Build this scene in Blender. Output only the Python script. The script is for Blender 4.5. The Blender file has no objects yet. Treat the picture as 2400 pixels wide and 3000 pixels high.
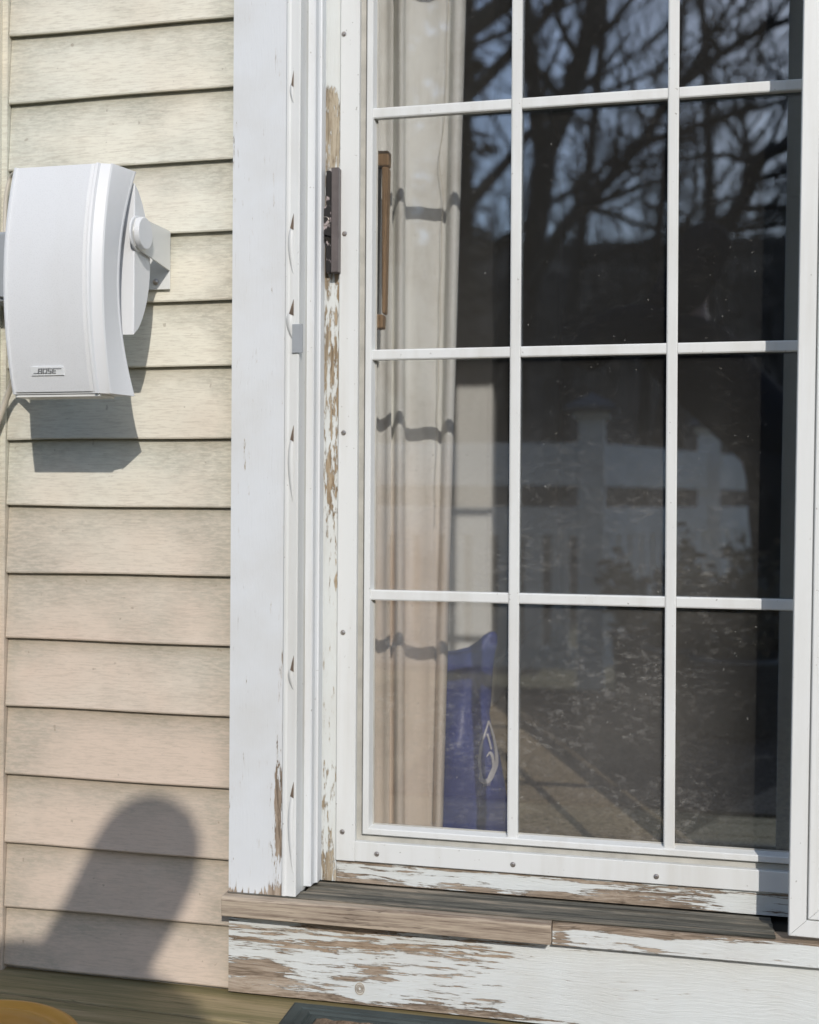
import bpy, bmesh, math, random
from mathutils import Vector, Matrix, noise as mnoise

SC = bpy.context.scene
COL = SC.collection

# ------------------------------------------------------------------ camera
F, RHO, DIST, HC, CX, CY = 3430.0, 0.006, 1.8, 0.8, 1200.0, 1465.0
TH = math.atan(F / 15300.0)
RV = Vector((math.cos(TH), math.sin(TH), 0)); DV = Vector((-math.sin(TH), math.cos(TH), 0)); UP = Vector((0, 0, 1))
cam = bpy.data.cameras.new("Camera"); camo = bpy.data.objects.new("Camera", cam); COL.objects.link(camo)
cam.sensor_fit = 'VERTICAL'; cam.sensor_height = 24; cam.sensor_width = 24 * .8
cam.lens = F / 3000 * 24
cam.shift_y = (CY - 1500) / 3000
cr = RV * math.cos(RHO) + UP * math.sin(RHO); cu = -RV * math.sin(RHO) + UP * math.cos(RHO); cb = -DV
camo.matrix_world = Matrix(((cr.x, cu.x, cb.x, 0), (cr.y, cu.y, cb.y, -DIST), (cr.z, cu.z, cb.z, HC), (0, 0, 0, 1)))
cam.clip_start = .02; cam.clip_end = 600
cam.dof.use_dof = True; cam.dof.focus_distance = 1.80; cam.dof.aperture_fstop = cam.lens / 14.5
SC.camera = camo

# ------------------------------------------------------------------ light
SUN = Vector((.385, -1, .615))                       # towards the sun
world = bpy.data.worlds.new("World"); SC.world = world; world.use_nodes = True
wn = world.node_tree; sky = wn.nodes.new('ShaderNodeTexSky'); sky.sky_type = 'NISHITA'; sky.sun_disc = False
sky.sun_elevation = math.atan2(SUN.z, math.hypot(SUN.x, SUN.y))
sky.sun_rotation = math.atan2(SUN.x, SUN.y)
sky.air_density = 1.0; sky.dust_density = .8; sky.ozone_density = .8
bg = wn.nodes['Background']; bg.inputs[1].default_value = .15; wn.links.new(sky.outputs[0], bg.inputs[0])
sl = bpy.data.lights.new("Sun", 'SUN'); so = bpy.data.objects.new("Sun", sl); COL.objects.link(so)
sl.energy = 2.1; sl.angle = math.radians(.53); sl.color = (1, .945, .875)
so.rotation_euler = SUN.to_track_quat('Z', 'Y').to_euler(); so.location = (3, -6, 6)
SC.view_settings.view_transform = 'Standard'; SC.view_settings.look = 'None'
SC.view_settings.exposure = .36; SC.view_settings.gamma = 1
SC.cycles.caustics_reflective = False; SC.cycles.caustics_refractive = False
SC.cycles.max_bounces = 10; SC.cycles.transparent_max_bounces = 16
SC.cycles.sample_clamp_indirect = 6

# ------------------------------------------------------------------ helpers
def at(u, v, y):
    """photo pixel -> point of the plane at depth y"""
    a, b = u - CX, v - CY; c, s = math.cos(RHO), math.sin(RHO)
    a, b = a * c + b * s, -a * s + b * c
    d = RV * (a / F) + DV + UP * (-b / F)
    t = (y + DIST) / d.y
    return Vector((d.x * t, y, HC + d.z * t))
def proj(p):
    q = Vector((p[0], p[1] + DIST, p[2] - HC)); dep = q.dot(DV)
    a = F * q.dot(RV) / dep; b = -F * q.z / dep; c, s = math.cos(RHO), math.sin(RHO)
    return CX + a * c - b * s, CY + a * s + b * c
GL = .072
def ref(u, v, Y):
    """photo pixel seen in the glass -> mirrored point at depth Y (outside, Y<0)"""
    p = at(u, v, 2 * GL - Y); return Vector((p.x, Y, p.z))
def X(u, y): return at(u, CY, y).x
def Z(u, v, y): return at(u, v, y).z

def wl(o):
    p = Vector((0, 0, 0))
    while o: p += o.location; o = o.parent
    return p
def obj(name, bm, m, parent=None, smooth=False, bevel=0, label=None, seg=2):
    me = bpy.data.meshes.new(name)
    off = wl(parent) if parent else Vector((0, 0, 0))
    bmesh.ops.recalc_face_normals(bm, faces=bm.faces)
    if off.length: bmesh.ops.translate(bm, vec=-off, verts=bm.verts)
    bm.to_mesh(me); bm.free()
    for mm in (m if isinstance(m, (list, tuple)) else [m]): me.materials.append(mm)
    if smooth:
        for p in me.polygons: p.use_smooth = True
    o = bpy.data.objects.new(name, me); COL.objects.link(o); o.parent = parent
    if bevel:
        b = o.modifiers.new('b', 'BEVEL'); b.width = bevel; b.segments = seg; b.limit_method = 'ANGLE'; b.angle_limit = math.radians(35)
    if label: o['label'] = label
    return o
def thing(name, label, cat, loc=(0, 0, 0), group=None):
    o = bpy.data.objects.new(name, None); COL.objects.link(o); o.location = loc; o.empty_display_size = .1
    o['label'] = label; o['category'] = cat
    if group: o['group'] = group
    return o
def tag(o, label, cat, group=None, kind=None):
    o['label'] = label; o['category'] = cat
    if group: o['group'] = group
    if kind: o['kind'] = kind
    return o
def struct(o, label=None, kind='structure'):
    o['kind'] = kind
    if label: o['label'] = label
    return o
BM = bmesh.new
def box(bm, x0, x1, y0, y1, z0, z1):
    vs = [bm.verts.new((x, y, z)) for x in (x0, x1) for y in (y0, y1) for z in (z0, z1)]
    for q in ((0, 1, 3, 2), (4, 6, 7, 5), (0, 4, 5, 1), (2, 3, 7, 6), (0, 2, 6, 4), (1, 5, 7, 3)):
        bm.faces.new([vs[i] for i in q])
    return vs
def prism(bm, pts, axis, a0, a1):
    """closed polygon extruded along an axis; pts are the other two coordinates in xyz order"""
    def P(p, a): return (a, p[0], p[1]) if axis == 'x' else (p[0], a, p[1]) if axis == 'y' else (p[0], p[1], a)
    A = [bm.verts.new(P(p, a0)) for p in pts]; B = [bm.verts.new(P(p, a1)) for p in pts]
    n = len(pts)
    for i in range(n): bm.faces.new((A[i], A[(i + 1) % n], B[(i + 1) % n], B[i]))
    bm.faces.new(A[::-1]); bm.faces.new(B)
    return A + B
def cyl(bm, p0, p1, r0, r1=None, n=16, cap=True):
    p0, p1 = Vector(p0), Vector(p1); r1 = r0 if r1 is None else r1
    q = (p1 - p0).to_track_quat('Z', 'Y').to_matrix()
    A = []; B = []
    for i in range(n):
        d = q @ Vector((math.cos(2 * math.pi * i / n), math.sin(2 * math.pi * i / n), 0))
        A.append(bm.verts.new(p0 + d * r0)); B.append(bm.verts.new(p1 + d * r1))
    for i in range(n): bm.faces.new((A[i], A[(i + 1) % n], B[(i + 1) % n], B[i]))
    if cap: bm.faces.new(A[::-1]); bm.faces.new(B)
def tube(bm, pts, rad, n=8):
    pts = [Vector(p) for p in pts]; m = len(pts)
    rr = rad if isinstance(rad, (list, tuple)) else [rad] * m
    rings = []; ref_ = None
    for i, p in enumerate(pts):
        t = (pts[min(i + 1, m - 1)] - pts[max(i - 1, 0)]).normalized()
        if ref_ is None: ref_ = t.orthogonal()
        ref_ = (ref_ - t * ref_.dot(t)).normalized(); b = t.cross(ref_)
        rings.append([bm.verts.new(p + (ref_ * math.cos(2 * math.pi * k / n) + b * math.sin(2 * math.pi * k / n)) * rr[i]) for k in range(n)])
    for i in range(m - 1):
        for k in range(n): bm.faces.new((rings[i][k], rings[i][(k + 1) % n], rings[i + 1][(k + 1) % n], rings[i + 1][k]))
    bm.faces.new(rings[0][::-1]); bm.faces.new(rings[-1])
def lathe(bm, prof, c, n=48):
    rings = [[bm.verts.new((c[0] + r * math.cos(2 * math.pi * k / n), c[1] + r * math.sin(2 * math.pi * k / n), c[2] + z)) for k in range(n)] for r, z in prof]
    for i in range(len(prof) - 1):
        for k in range(n): bm.faces.new((rings[i][k], rings[i][(k + 1) % n], rings[i + 1][(k + 1) % n], rings[i + 1][k]))
    bm.faces.new(rings[0][::-1]); bm.faces.new(rings[-1])
def ring(bm, x0, x1, z0, z1, prof, gap=.0, butt=0):
    """rectangular frame with mitred corners; prof = closed list of (inward offset, y)"""
    for side in range(4):
        A = []; B = []
        for o, y in prof:
            if butt:
                if side == 0: a, b = (x0 + o, z0), (x0 + o, z1)
                elif side == 1: a, b = (x1 - o, z0), (x1 - o, z1)
                elif side == 2: a, b = (x0 + butt, z0 + o), (x1 - butt, z0 + o)
                else: a, b = (x0 + butt, z1 - o), (x1 - butt, z1 - o)
            elif side == 0: a, b = (x0 + o, z0 + o + gap), (x0 + o, z1 - o - gap)
            elif side == 1: a, b = (x1 - o, z0 + o + gap), (x1 - o, z1 - o - gap)
            elif side == 2: a, b = (x0 + o + gap, z0 + o), (x1 - o - gap, z0 + o)
            else: a, b = (x0 + o + gap, z1 - o), (x1 - o - gap, z1 - o)
            A.append(bm.verts.new((a[0], y, a[1]))); B.append(bm.verts.new((b[0], y, b[1])))
        n = len(prof)
        for i in range(n): bm.faces.new((A[i], A[(i + 1) % n], B[(i + 1) % n], B[i]))
        bm.faces.new(A[::-1]); bm.faces.new(B)
def board(x0, x1, y0, y1, z0, z1, fn, cell=.008, warp=0):
    """box whose front face is a grid carrying the attribute 'wear'"""
    bm = BM(); L = bm.verts.layers.float.new('wear')
    nx = max(1, int((x1 - x0) / cell)); nz = max(1, int((z1 - z0) / cell))
    g = [[bm.verts.new((x0 + (x1 - x0) * i / nx, y0, z0 + (z1 - z0) * j / nz)) for j in range(nz + 1)] for i in range(nx + 1)]
    for col_ in g:
        for v in col_:
            v[L] = fn(*proj(v.co))
            if warp: v.co.y += warp * (mnoise.noise(Vector((v.co.x * 3, 0, v.co.z * 3))))
    for i in range(nx):
        for j in range(nz): bm.faces.new((g[i][j], g[i + 1][j], g[i + 1][j + 1], g[i][j + 1]))
    def bv(v):
        w = bm.verts.new((v.co.x, y1, v.co.z)); w[L] = v[L]; return w
    loop = [g[i][0] for i in range(nx)] + [g[nx][j] for j in range(nz)] + [g[i][nz] for i in range(nx, 0, -1)] + [g[0][j] for j in range(nz, 0, -1)]
    bk = [bv(v) for v in loop]; n = len(loop)
    for i in range(n): bm.faces.new((loop[i], bk[i], bk[(i + 1) % n], loop[(i + 1) % n]))
    bm.faces.new(bk)
    return bm
def blob(u, v, cu_, cv_, ru, rv): return math.exp(-((u - cu_) / ru) ** 2 - ((v - cv_) / rv) ** 2)
def sstep(a, b, x):
    t = max(0, min(1, (x - a) / (b - a))); return t * t * (3 - 2 * t)

# ------------------------------------------------------------------ materials
class NT:
    def __init__(s, name):
        s.m = bpy.data.materials.new(name); s.m.use_nodes = True; s.t = s.m.node_tree
        s.b = s.t.nodes['Principled BSDF']; s.out = s.t.nodes['Material Output']
    def n(s, typ, props=None, **ins):
        nd = s.t.nodes.new('ShaderNode' + typ)
        for k, v in (props or {}).items(): setattr(nd, k, v)
        for k, v in ins.items():
            key = int(k[1:]) if k[0] == 'i' and k[1:].isdigit() else k.replace('_', ' ')
            s.set(nd.inputs[key], v)
        return nd
    def set(s, sock, v):
        if isinstance(v, bpy.types.NodeSocket): s.t.links.new(v, sock)
        elif isinstance(v, bpy.types.Node): s.t.links.new(v.outputs[0], sock)
        else:
            if isinstance(v, tuple) and len(v) == 3 and sock.type == 'RGBA': v = (*v, 1)
            sock.default_value = v
    def co(s, scale=(1, 1, 1), rot=(0, 0, 0), loc=(0, 0, 0)):
        tc = s.n('TexCoord'); mp = s.n('Mapping'); s.set(mp.inputs[0], tc.outputs['Object'])
        mp.inputs['Scale'].default_value = scale; mp.inputs['Rotation'].default_value = rot; mp.inputs['Location'].default_value = loc
        return mp
    def noise(s, vec, scale, detail=4, rough=.55, dist=0):
        return s.n('TexNoise', Vector=vec, Scale=scale, Detail=detail, Roughness=rough, Distortion=dist).outputs[0]
    def ramp(s, f, *stops, interp='LINEAR'):
        r = s.n('ValToRGB', Fac=f); cr_ = r.color_ramp; cr_.interpolation = interp
        while len(cr_.elements) < len(stops): cr_.elements.new(.5)
        for e, (p, c) in zip(cr_.elements, stops):
            e.position = p; e.color = (*c, 1) if isinstance(c, tuple) else (c, c, c, 1)
        return r.outputs[0]
    def mix(s, f, a, b):
        r = s.n('MixRGB', Fac=f); s.set(r.inputs[1], a); s.set(r.inputs[2], b); return r.outputs[0]
    def math(s, op, a, b=0, c=0):
        r = s.n('Math', {'operation': op}); s.set(r.inputs[0], a); s.set(r.inputs[1], b); s.set(r.inputs[2], c); return r.outputs[0]
    def attr(s, name): return s.n('Attribute', {'attribute_name': name}).outputs['Fac']
    def bump(s, h, strength=.3, dist=.001, normal=None):
        b = s.n('Bump', Strength=strength, Distance=dist, Height=h)
        if normal is not None: s.set(b.inputs['Normal'], normal)
        return b.outputs[0]
    def fin(s, color=None, rough=None, normal=None, spec=None, metal=None):
        if color is not None: s.set(s.b.inputs['Base Color'], color)
        if rough is not None: s.set(s.b.inputs['Roughness'], rough)
        if normal is not None: s.set(s.b.inputs['Normal'], normal)
        if spec is not None: s.b.inputs['Specular IOR Level'].default_value = spec
        if metal is not None: s.b.inputs['Metallic'].default_value = metal
        return s.m

def m_simple(name, c, rough=.5, var=.12, scale=12, bumps=.1, spec=.4, metal=0, bscale=None):
    t = NT(name); k = t.noise(t.co(), scale, 6, .6)
    lo = tuple(x * (1 - var) for x in c); hi = tuple(min(1, x * (1 + var)) for x in c)
    k2 = t.noise(t.co(), bscale or scale * 8, 3)
    return t.fin(t.ramp(k, (.3, lo), (.7, hi)), rough, t.bump(k2, bumps, .0006), spec, metal)

WHITE = (.72, .75, .79)
def m_white(name, c=WHITE, dirt=.25, rough=.45, tint=(.50, .46, .38)):
    """white painted / vinyl surface with dirt blotches, runs and a few specks"""
    t = NT(name)
    k = t.noise(t.co((1, 1, .35)), 7, 6, .6)
    run = t.noise(t.co((14, 14, .8)), 3, 5, .6)
    d = t.math('MULTIPLY', t.ramp(t.math('ADD', t.math('MULTIPLY', k, .6), t.math('MULTIPLY', run, .4)), (.48, 0.), (.75, 1.)), dirt)
    colr = t.mix(d, c, tint)
    sp = t.noise(t.co(), 160, 2, .5)
    colr = t.mix(t.ramp(sp, (.735, 0.), (.76, .6)), colr, (.2, .18, .15))
    return t.fin(colr, rough, t.bump(t.noise(t.co(), 90, 4), .06, .0006), .35)

def m_peel(name, axis, wood=((.165, .125, .09), (.34, .27, .205), (.46, .385, .31)), paint=(.70, .73, .72), scale=1.0, orange=0., st=.08, bd=.002):
    """cracked paint flaking off weathered wood; how much is set by the mesh attribute 'wear'"""
    t = NT(name)
    s1 = (st, 1, 1) if axis == 'x' else (1, 1, st)
    s2 = (.035, 1, 1) if axis == 'x' else (1, 1, .035)
    wp = t.co(); warp = t.n('TexNoise', Vector=wp, Scale=5., Detail=2.)
    gv = t.n('VectorMath', {'operation': 'ADD'}); t.set(gv.inputs[0], t.co(s2))
    sc = t.n('VectorMath', {'operation': 'SCALE'}, Scale=.03); t.set(sc.inputs[0], warp.outputs['Color']); t.set(gv.inputs[1], sc.outputs[0])
    grain = t.noise(gv.outputs[0], 330, 5, .75)
    grain2 = t.noise(gv.outputs[0], 45, 3, .5)
    gcol = t.ramp(t.math('ADD', t.math('MULTIPLY', grain, .55), t.math('MULTIPLY', grain2, .45)), (.41, wood[0]), (.5, wood[1]), (.575, wood[2]))
    crk = t.ramp(t.noise(gv.outputs[0], 95, 3, .55), (.482, 0.), (.497, .75), (.503, .75), (.518, 0.))
    gcol = t.mix(t.math('MULTIPLY', crk, t.ramp(t.noise(t.co(s1), 12, 2), (.42, 0.), (.6, 1.))), gcol, tuple(x * .45 for x in wood[0]))
    if orange: gcol = t.mix(t.math('MULTIPLY', t.ramp(t.noise(t.co(s1), 8, 3), (.45, 0.), (.62, 1.)), orange), gcol, (.46, .27, .11))
    n1 = t.noise(t.co(s1), 135 * scale, 7, .70, .2)
    n2 = t.noise(t.co(s1), 26, 4, .6)
    val = t.math('ADD', t.math('MULTIPLY', n1, .68), t.math('MULTIPLY', n2, .32))
    val = t.math('ADD', t.math('MULTIPLY', t.math('SUBTRACT', val, .5), 3.8), t.attr('wear'))
    mask = t.ramp(val, (.49, 0.), (.505, 1.))
    halo = t.ramp(val, (.36, 0.), (.485, .45), (.50, .0))
    k = t.noise(t.co(), 9, 5)
    pc = t.mix(t.ramp(k, (.4, 0.), (.75, .3)), paint, (.52, .49, .42))
    pc = t.mix(t.math('MULTIPLY', t.ramp(grain, (.28, 1.), (.36, 0.)), .5), pc, (.30, .25, .2))
    pc = t.mix(halo, pc, (.48, .43, .36))
    colr = t.mix(mask, pc, gcol)
    h = t.math('ADD', t.math('MULTIPLY', t.math('SUBTRACT', 1., mask), 1.), t.math('MULTIPLY', grain, .7))
    return t.fin(colr, t.mix(mask, (.5,) * 3, (.85,) * 3), t.bump(h, .8, bd), .3)

def m_wood(name, cols, axis='x', rough=.75, scale=1., bumpd=.001):
    t = NT(name)
    s2 = (.04, 1, 1) if axis == 'x' else (1, 1, .04) if axis == 'z' else (1, .04, 1)
    g = t.noise(t.co(s2), 300 * scale, 6, .75, .2); g2 = t.noise(t.co(s2), 60 * scale, 3, .5, .5)
    v = t.math('ADD', t.math('MULTIPLY', g, .5), t.math('MULTIPLY', g2, .5))
    c = t.ramp(v, (.40, cols[0]), (.5, cols[1]), (.59, cols[2]))
    crk = t.ramp(t.noise(t.co(s2), 110 * scale, 3, .55, .3), (.485, 0.), (.497, .7), (.503, .7), (.515, 0.))
    c = t.mix(t.math('MULTIPLY', crk, t.ramp(t.noise(t.co(), 9, 2), (.42, 0.), (.6, 1.))), c, tuple(x * .5 for x in cols[0]))
    return t.fin(c, rough, t.bump(v, .5, bumpd), .3)

# siding: tan wood-grain paint, paler and greener towards the top, mildew smudges and grime
def m_siding():
    t = NT('siding_paint')
    gr = t.noise(t.co((.09, 1, 1)), 420, 4, .65)
    fine = t.noise(t.co((.25, 1, 1)), 420, 3, .6)
    al = t.attr('pale_top'); edge = t.attr('edge')
    tan = (.65, .535, .435); pale = (.745, .755, .665); cream = (.80, .745, .615)
    b = t.mix(t.ramp(t.noise(t.co((.6, 1, 1)), 3.0, 4), (.35, 0.), (.65, 1.)), pale, cream)
    c = t.mix(t.ramp(t.math('ADD', al, t.math('MULTIPLY', t.math('SUBTRACT', t.noise(t.co(), 5, 3), .5), .9)), (.08, 0.), (.92, 1.)), tan, b)
    sm = t.math('ADD', t.noise(t.co((.7, 1, 1), loc=(3, 0, 1)), 6.0, 7, .62), t.math('MULTIPLY', edge, .30))
    smk = t.ramp(sm, (.50, 0.), (.72, 1.))
    streak = t.ramp(t.noise(t.co((.22, 1, 1)), 260, 5, .75), (.42, 1.), (.58, .45))
    mild = t.math('MULTIPLY', t.math('MULTIPLY', smk, streak), .54)
    mc = t.mix(t.noise(t.co(), 4, 2), (.27, .245, .20), (.29, .315, .25))
    c = t.mix(mild, c, mc)
    c = t.mix(t.ramp(gr, (.36, .30), (.52, 0.)), c, (.38, .32, .25))
    c = t.mix(t.ramp(fine, (.2, .35), (.40, 0.)), c, (.3, .27, .22))
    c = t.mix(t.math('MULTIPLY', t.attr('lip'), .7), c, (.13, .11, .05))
    nick = t.noise(t.co(), 75, 2, .4)
    c = t.mix(t.ramp(nick, (.755, 0.), (.775, .45)), c, (.25, .2, .15))
    h = t.math('ADD', t.math('MULTIPLY', gr, .7), t.math('MULTIPLY', fine, .4))
    return t.fin(c, .62, t.bump(h, .35, .0009), .25)

M = {}
M['siding'] = m_siding()
M['casing'] = m_white('casing_paint', (.71, .735, .755), .45, .45)
M['vinyl'] = m_white('white_metal', (.735, .75, .74), .55, .38, (.52, .50, .44))
M['vinyl_dirty'] = m_white('dirty_white_metal', (.66, .68, .66), .75, .5, (.36, .33, .25))
M['jamb'] = m_white('jamb_paint', (.68, .69, .66), .8, .5, (.42, .36, .28))
M['speaker'] = m_simple('speaker_plastic', (.725, .74, .755), .45, .015, 5, .05, .35, 0, 500)
M['bracket'] = m_simple('bracket_paint', (.72, .73, .71), .4, .02, 6, .03)
M['screw'] = m_simple('screw_steel', (.52, .47, .43), .35, .3, 60, .1, .5, .85)
M['black'] = m_simple('black_paint', (.012, .012, .012), .4, .2, 20, .1)
M['grey_box'] = m_simple('grey_plastic', (.34, .36, .38), .4, .06, 8, .05)
M['cable'] = m_simple('cable_sheath', (.60, .55, .46), .5, .06, 10, .03)
M['ink'] = m_simple('badge_ink', (.26, .27, .28), .4, .05, 8, 0)
M['badge'] = m_simple('badge_plate', (.78, .80, .81), .3, .02, 8, 0)
M['gap'] = m_simple('dark_gap', (.02, .018, .014), .9, .2, 30, .2)
M['slot'] = m_simple('slot_shade', (.16, .12, .09), .8, .3, 50, .1)
M['groove'] = m_simple('grimy_groove', (.42, .41, .37), .6, .2, 20, .1)
M['apron'] = m_peel('apron_paint', 'x', orange=.2)
M['rail'] = m_peel('rail_paint', 'x', scale=1.25)
M['stile'] = m_peel('stile_paint', 'z', bd=.0014, wood=((.17, .14, .10), (.36, .30, .22), (.50, .44, .34)), scale=1.25, orange=.18, st=.16)
M['casing_peel'] = m_peel('casing_peel_paint', 'z', paint=(.70, .725, .745), scale=.9, st=.14, bd=.0006)
M['bare'] = m_wood('bare_sill_wood', ((.18, .135, .10), (.38, .31, .24), (.51, .425, .325)), 'x')
M['track'] = m_wood('sill_track', ((.045, .045, .038), (.12, .115, .095), (.24, .205, .16)), 'x', .6)
M['pinewood'] = m_wood('handle_wood', ((.30, .19, .10), (.46, .30, .17), (.56, .40, .25)), 'z')
M['deck'] = m_wood('deck_stain', ((.20, .175, .085), (.28, .23, .12), (.38, .30, .175)), 'x', .6, .8)
M['drywall'] = m_simple('room_paint', (.46, .42, .36), .8, .06, 3, .05)
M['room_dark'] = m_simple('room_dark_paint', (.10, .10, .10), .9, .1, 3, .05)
M['trim_in'] = m_simple('interior_trim', (.86, .86, .83), .4, .06, 5, .03)
M['fencegrey'] = m_simple('railing_paint', (.86, .85, .82), .6, .12, 6, .1)
M['capmetal'] = m_simple('post_cap_metal', (.10, .11, .12), .35, .2, 10, .1, .5)
M['bark'] = m_simple('bark', (.055, .045, .038), .9, .4, 8, .6, .2)
M['hill'] = m_simple('hill_leaf_litter', (.030, .028, .026), .95, .4, 1.2, .5, .1)
M['lawn'] = m_simple('ground_grass', (.10, .095, .05), .95, .35, 2, .6, .1)
M['needle'] = m_simple('evergreen_needle', (.025, .035, .02), .8, .4, 6, .2)
M['leaf'] = m_simple('dry_leaf', (.22, .20, .16), .7, .4, 20, .2)
M['rug'] = m_simple('added_charcoal_rug', (.03, .03, .032), .95, .3, 60, .5)
M['skin'] = m_simple('skin', (.30, .18, .13), .5, .08, 15, .05)
M['coat'] = m_simple('dark_jacket', (.022, .024, .032), .95, .25, 12, .3, .03)
M['trousers'] = m_simple('dark_trousers', (.028, .028, .032), .95, .2, 12, .3, .03)
M['hair'] = m_simple('brown_hair', (.035, .025, .018), .6, .3, 40, .5)
M['shoe'] = m_simple('shoe_leather', (.03, .025, .02), .5, .2, 10, .1)
def m_pot():
    t = NT('ochre_pot_glaze')
    k = t.noise(t.co((1, 1, 6)), 9, 5); 
    return t.fin(t.ramp(k, (.3, (.52, .24, .03)), (.7, (.68, .36, .07))), .38, t.bump(k, .1), .5)
M['pot'] = m_pot()
M['potsoil'] = m_simple('potting_soil', (.03, .024, .018), .95, .4, 60, .8)
M['rubber'] = m_simple('mat_rubber', (.045, .058, .056), .6, .35, 14, .25)
def m_coir():
    t = NT('mat_coir'); k = t.noise(t.co((1, .25, 1)), 260, 4, .7); k2 = t.noise(t.co(), 10, 4)
    c = t.mix(t.ramp(k2, (.35, 0.), (.7, .6)), t.ramp(k, (.3, (.13, .085, .05)), (.7, (.36, .26, .18))), (.12, .11, .09))
    return t.fin(c, .95, t.bump(k, 1., .004), .1)
M['coir'] = m_coir()
def m_carpet():
    t = NT('carpet_pile'); k = t.noise(t.co(), 110, 5, .75); k2 = t.noise(t.co(), 5, 3)
    c = t.ramp(k, (.36, (.17, .13, .08)), (.50, (.42, .34, .23)), (.64, (.66, .56, .41)))
    c = t.mix(t.ramp(k2, (.4, 0.), (.7, .3)), c, (.3, .25, .17))
    return t.fin(c, .98, t.bump(k, 1., .006), .05)
M['carpet'] = m_carpet()
def m_curtain():
    t = NT('curtain_cloth')
    tan_low = t.attr('tan_low')  # tan tint grows towards the hem
    wv = t.noise(t.co((1, 1, .12)), 60, 4, .6); st = t.noise(t.co(), 7, 5, .6)
    c = t.mix(t.ramp(t.math('ADD', tan_low, t.math('MULTIPLY', t.math('SUBTRACT', st, .5), .5)), (.3, 0.), (.8, 1.)), (.84, .845, .815), (.77, .67, .575))
    c = t.mix(t.ramp(st, (.52, 0.), (.72, .35)), c, (.42, .36, .27))
    c = t.mix(t.ramp(wv, (.3, .18), (.5, 0.)), c, (.45, .42, .34))
    t.fin(c, .85, t.bump(wv, .3, .001), .1)
    return t.m
M['curtain'] = m_curtain()
def m_bag():
    t = NT('blue_bag_plastic'); k = t.noise(t.co(), 9, 5); k2 = t.noise(t.co(), 30, 4)
    return t.fin(t.ramp(k, (.3, (.03, .045, .20)), (.7, (.05, .075, .31))), .4, t.bump(k2, .5, .004), .4)
M['bag'] = m_bag()
M['print'] = m_simple('bag_print', (.62, .60, .62), .5, .1, 30, .05)
def m_handle():
    t = NT('worn_enamel_shaded'); k = t.noise(t.co((1, 1, .6)), 85, 5, .6); k2 = t.noise(t.co(), 22, 3)
    v = t.math('ADD', t.math('MULTIPLY', k, .6), t.math('MULTIPLY', k2, .4))
    chip = t.ramp(v, (.56, 0.), (.575, 1.))
    return t.fin(t.mix(chip, (.018, .016, .016), (.42, .36, .36)), .38, t.bump(chip, -.4, .0008), .5)
M['handle'] = m_handle()  # grip's shadow put into the dark base colour; chips are wear
M['grip'] = m_simple('grip_enamel_lit', (.13, .112, .108), .4, .12, 40, .05)  # same enamel as the plate, lightened as its sunlit copy
def m_glass():
    t = NT('window_glass')
    geo = t.n('NewGeometry')
    dt = t.n('VectorMath', {'operation': 'DOT_PRODUCT'}); t.set(dt.inputs[0], geo.outputs['Normal']); t.set(dt.inputs[1], geo.outputs['Incoming'])
    c = t.math('ABSOLUTE', dt.outputs['Value'])
    p = t.math('POWER', t.math('SUBTRACT', 1., c), 5.)
    fr = t.math('ADD', .145, t.math('MULTIPLY', p, .855))
    tr = t.n('BsdfTransparent', Color=(.985, .982, .975)); gl = t.n('BsdfGlossy', Roughness=0., Color=(.76, .87, 1.0))
    mx = t.n('MixShader', Fac=fr); t.set(mx.inputs[1], tr.outputs[0]); t.set(mx.inputs[2], gl.outputs[0])
    # dried splash marks and dust, thicker low on the pane
    dirt = t.attr('dirt')
    haze = t.noise(t.co(), 4, 4, .6)
    spl = t.noise(t.co((.55, 1, 1)), 105, 6, .72, .1)
    spk = t.noise(t.co(), 170, 2, .5)
    scr = t.noise(t.co((1, 1, 12), rot=(0, math.radians(28), 0)), 9, 3, .5, 1.0)
    d = t.math('MULTIPLY', dirt, t.math('ADD', t.math('MULTIPLY', t.ramp(haze, (.3, .4), (.7, 1.)), .10), t.math('MULTIPLY', t.math('MULTIPLY', t.ramp(spl, (.51, 0.), (.70, 1.)), t.ramp(t.noise(t.co((1, 1, 1.4), loc=(5, 0, 2)), 7, 5, .65, .6), (.42, .12), (.62, 1.))), .20)))
    d = t.math('ADD', d, t.math('MULTIPLY', t.ramp(spk, (.73, 0.), (.78, 1.)), .22))
    d = t.math('ADD', d, .010)
    df = t.n('BsdfDiffuse', Color=(.60, .58, .54))
    m2 = t.n('MixShader', Fac=d); t.set(m2.inputs[1], mx.outputs[0]); t.set(m2.inputs[2], df.outputs[0])
    t.t.links.new(m2.outputs[0], t.out.inputs['Surface'])
    return t.m
M['glass'] = m_glass()
M['splash'] = m_white('sill_white', (.70, .72, .70), .4)

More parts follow.
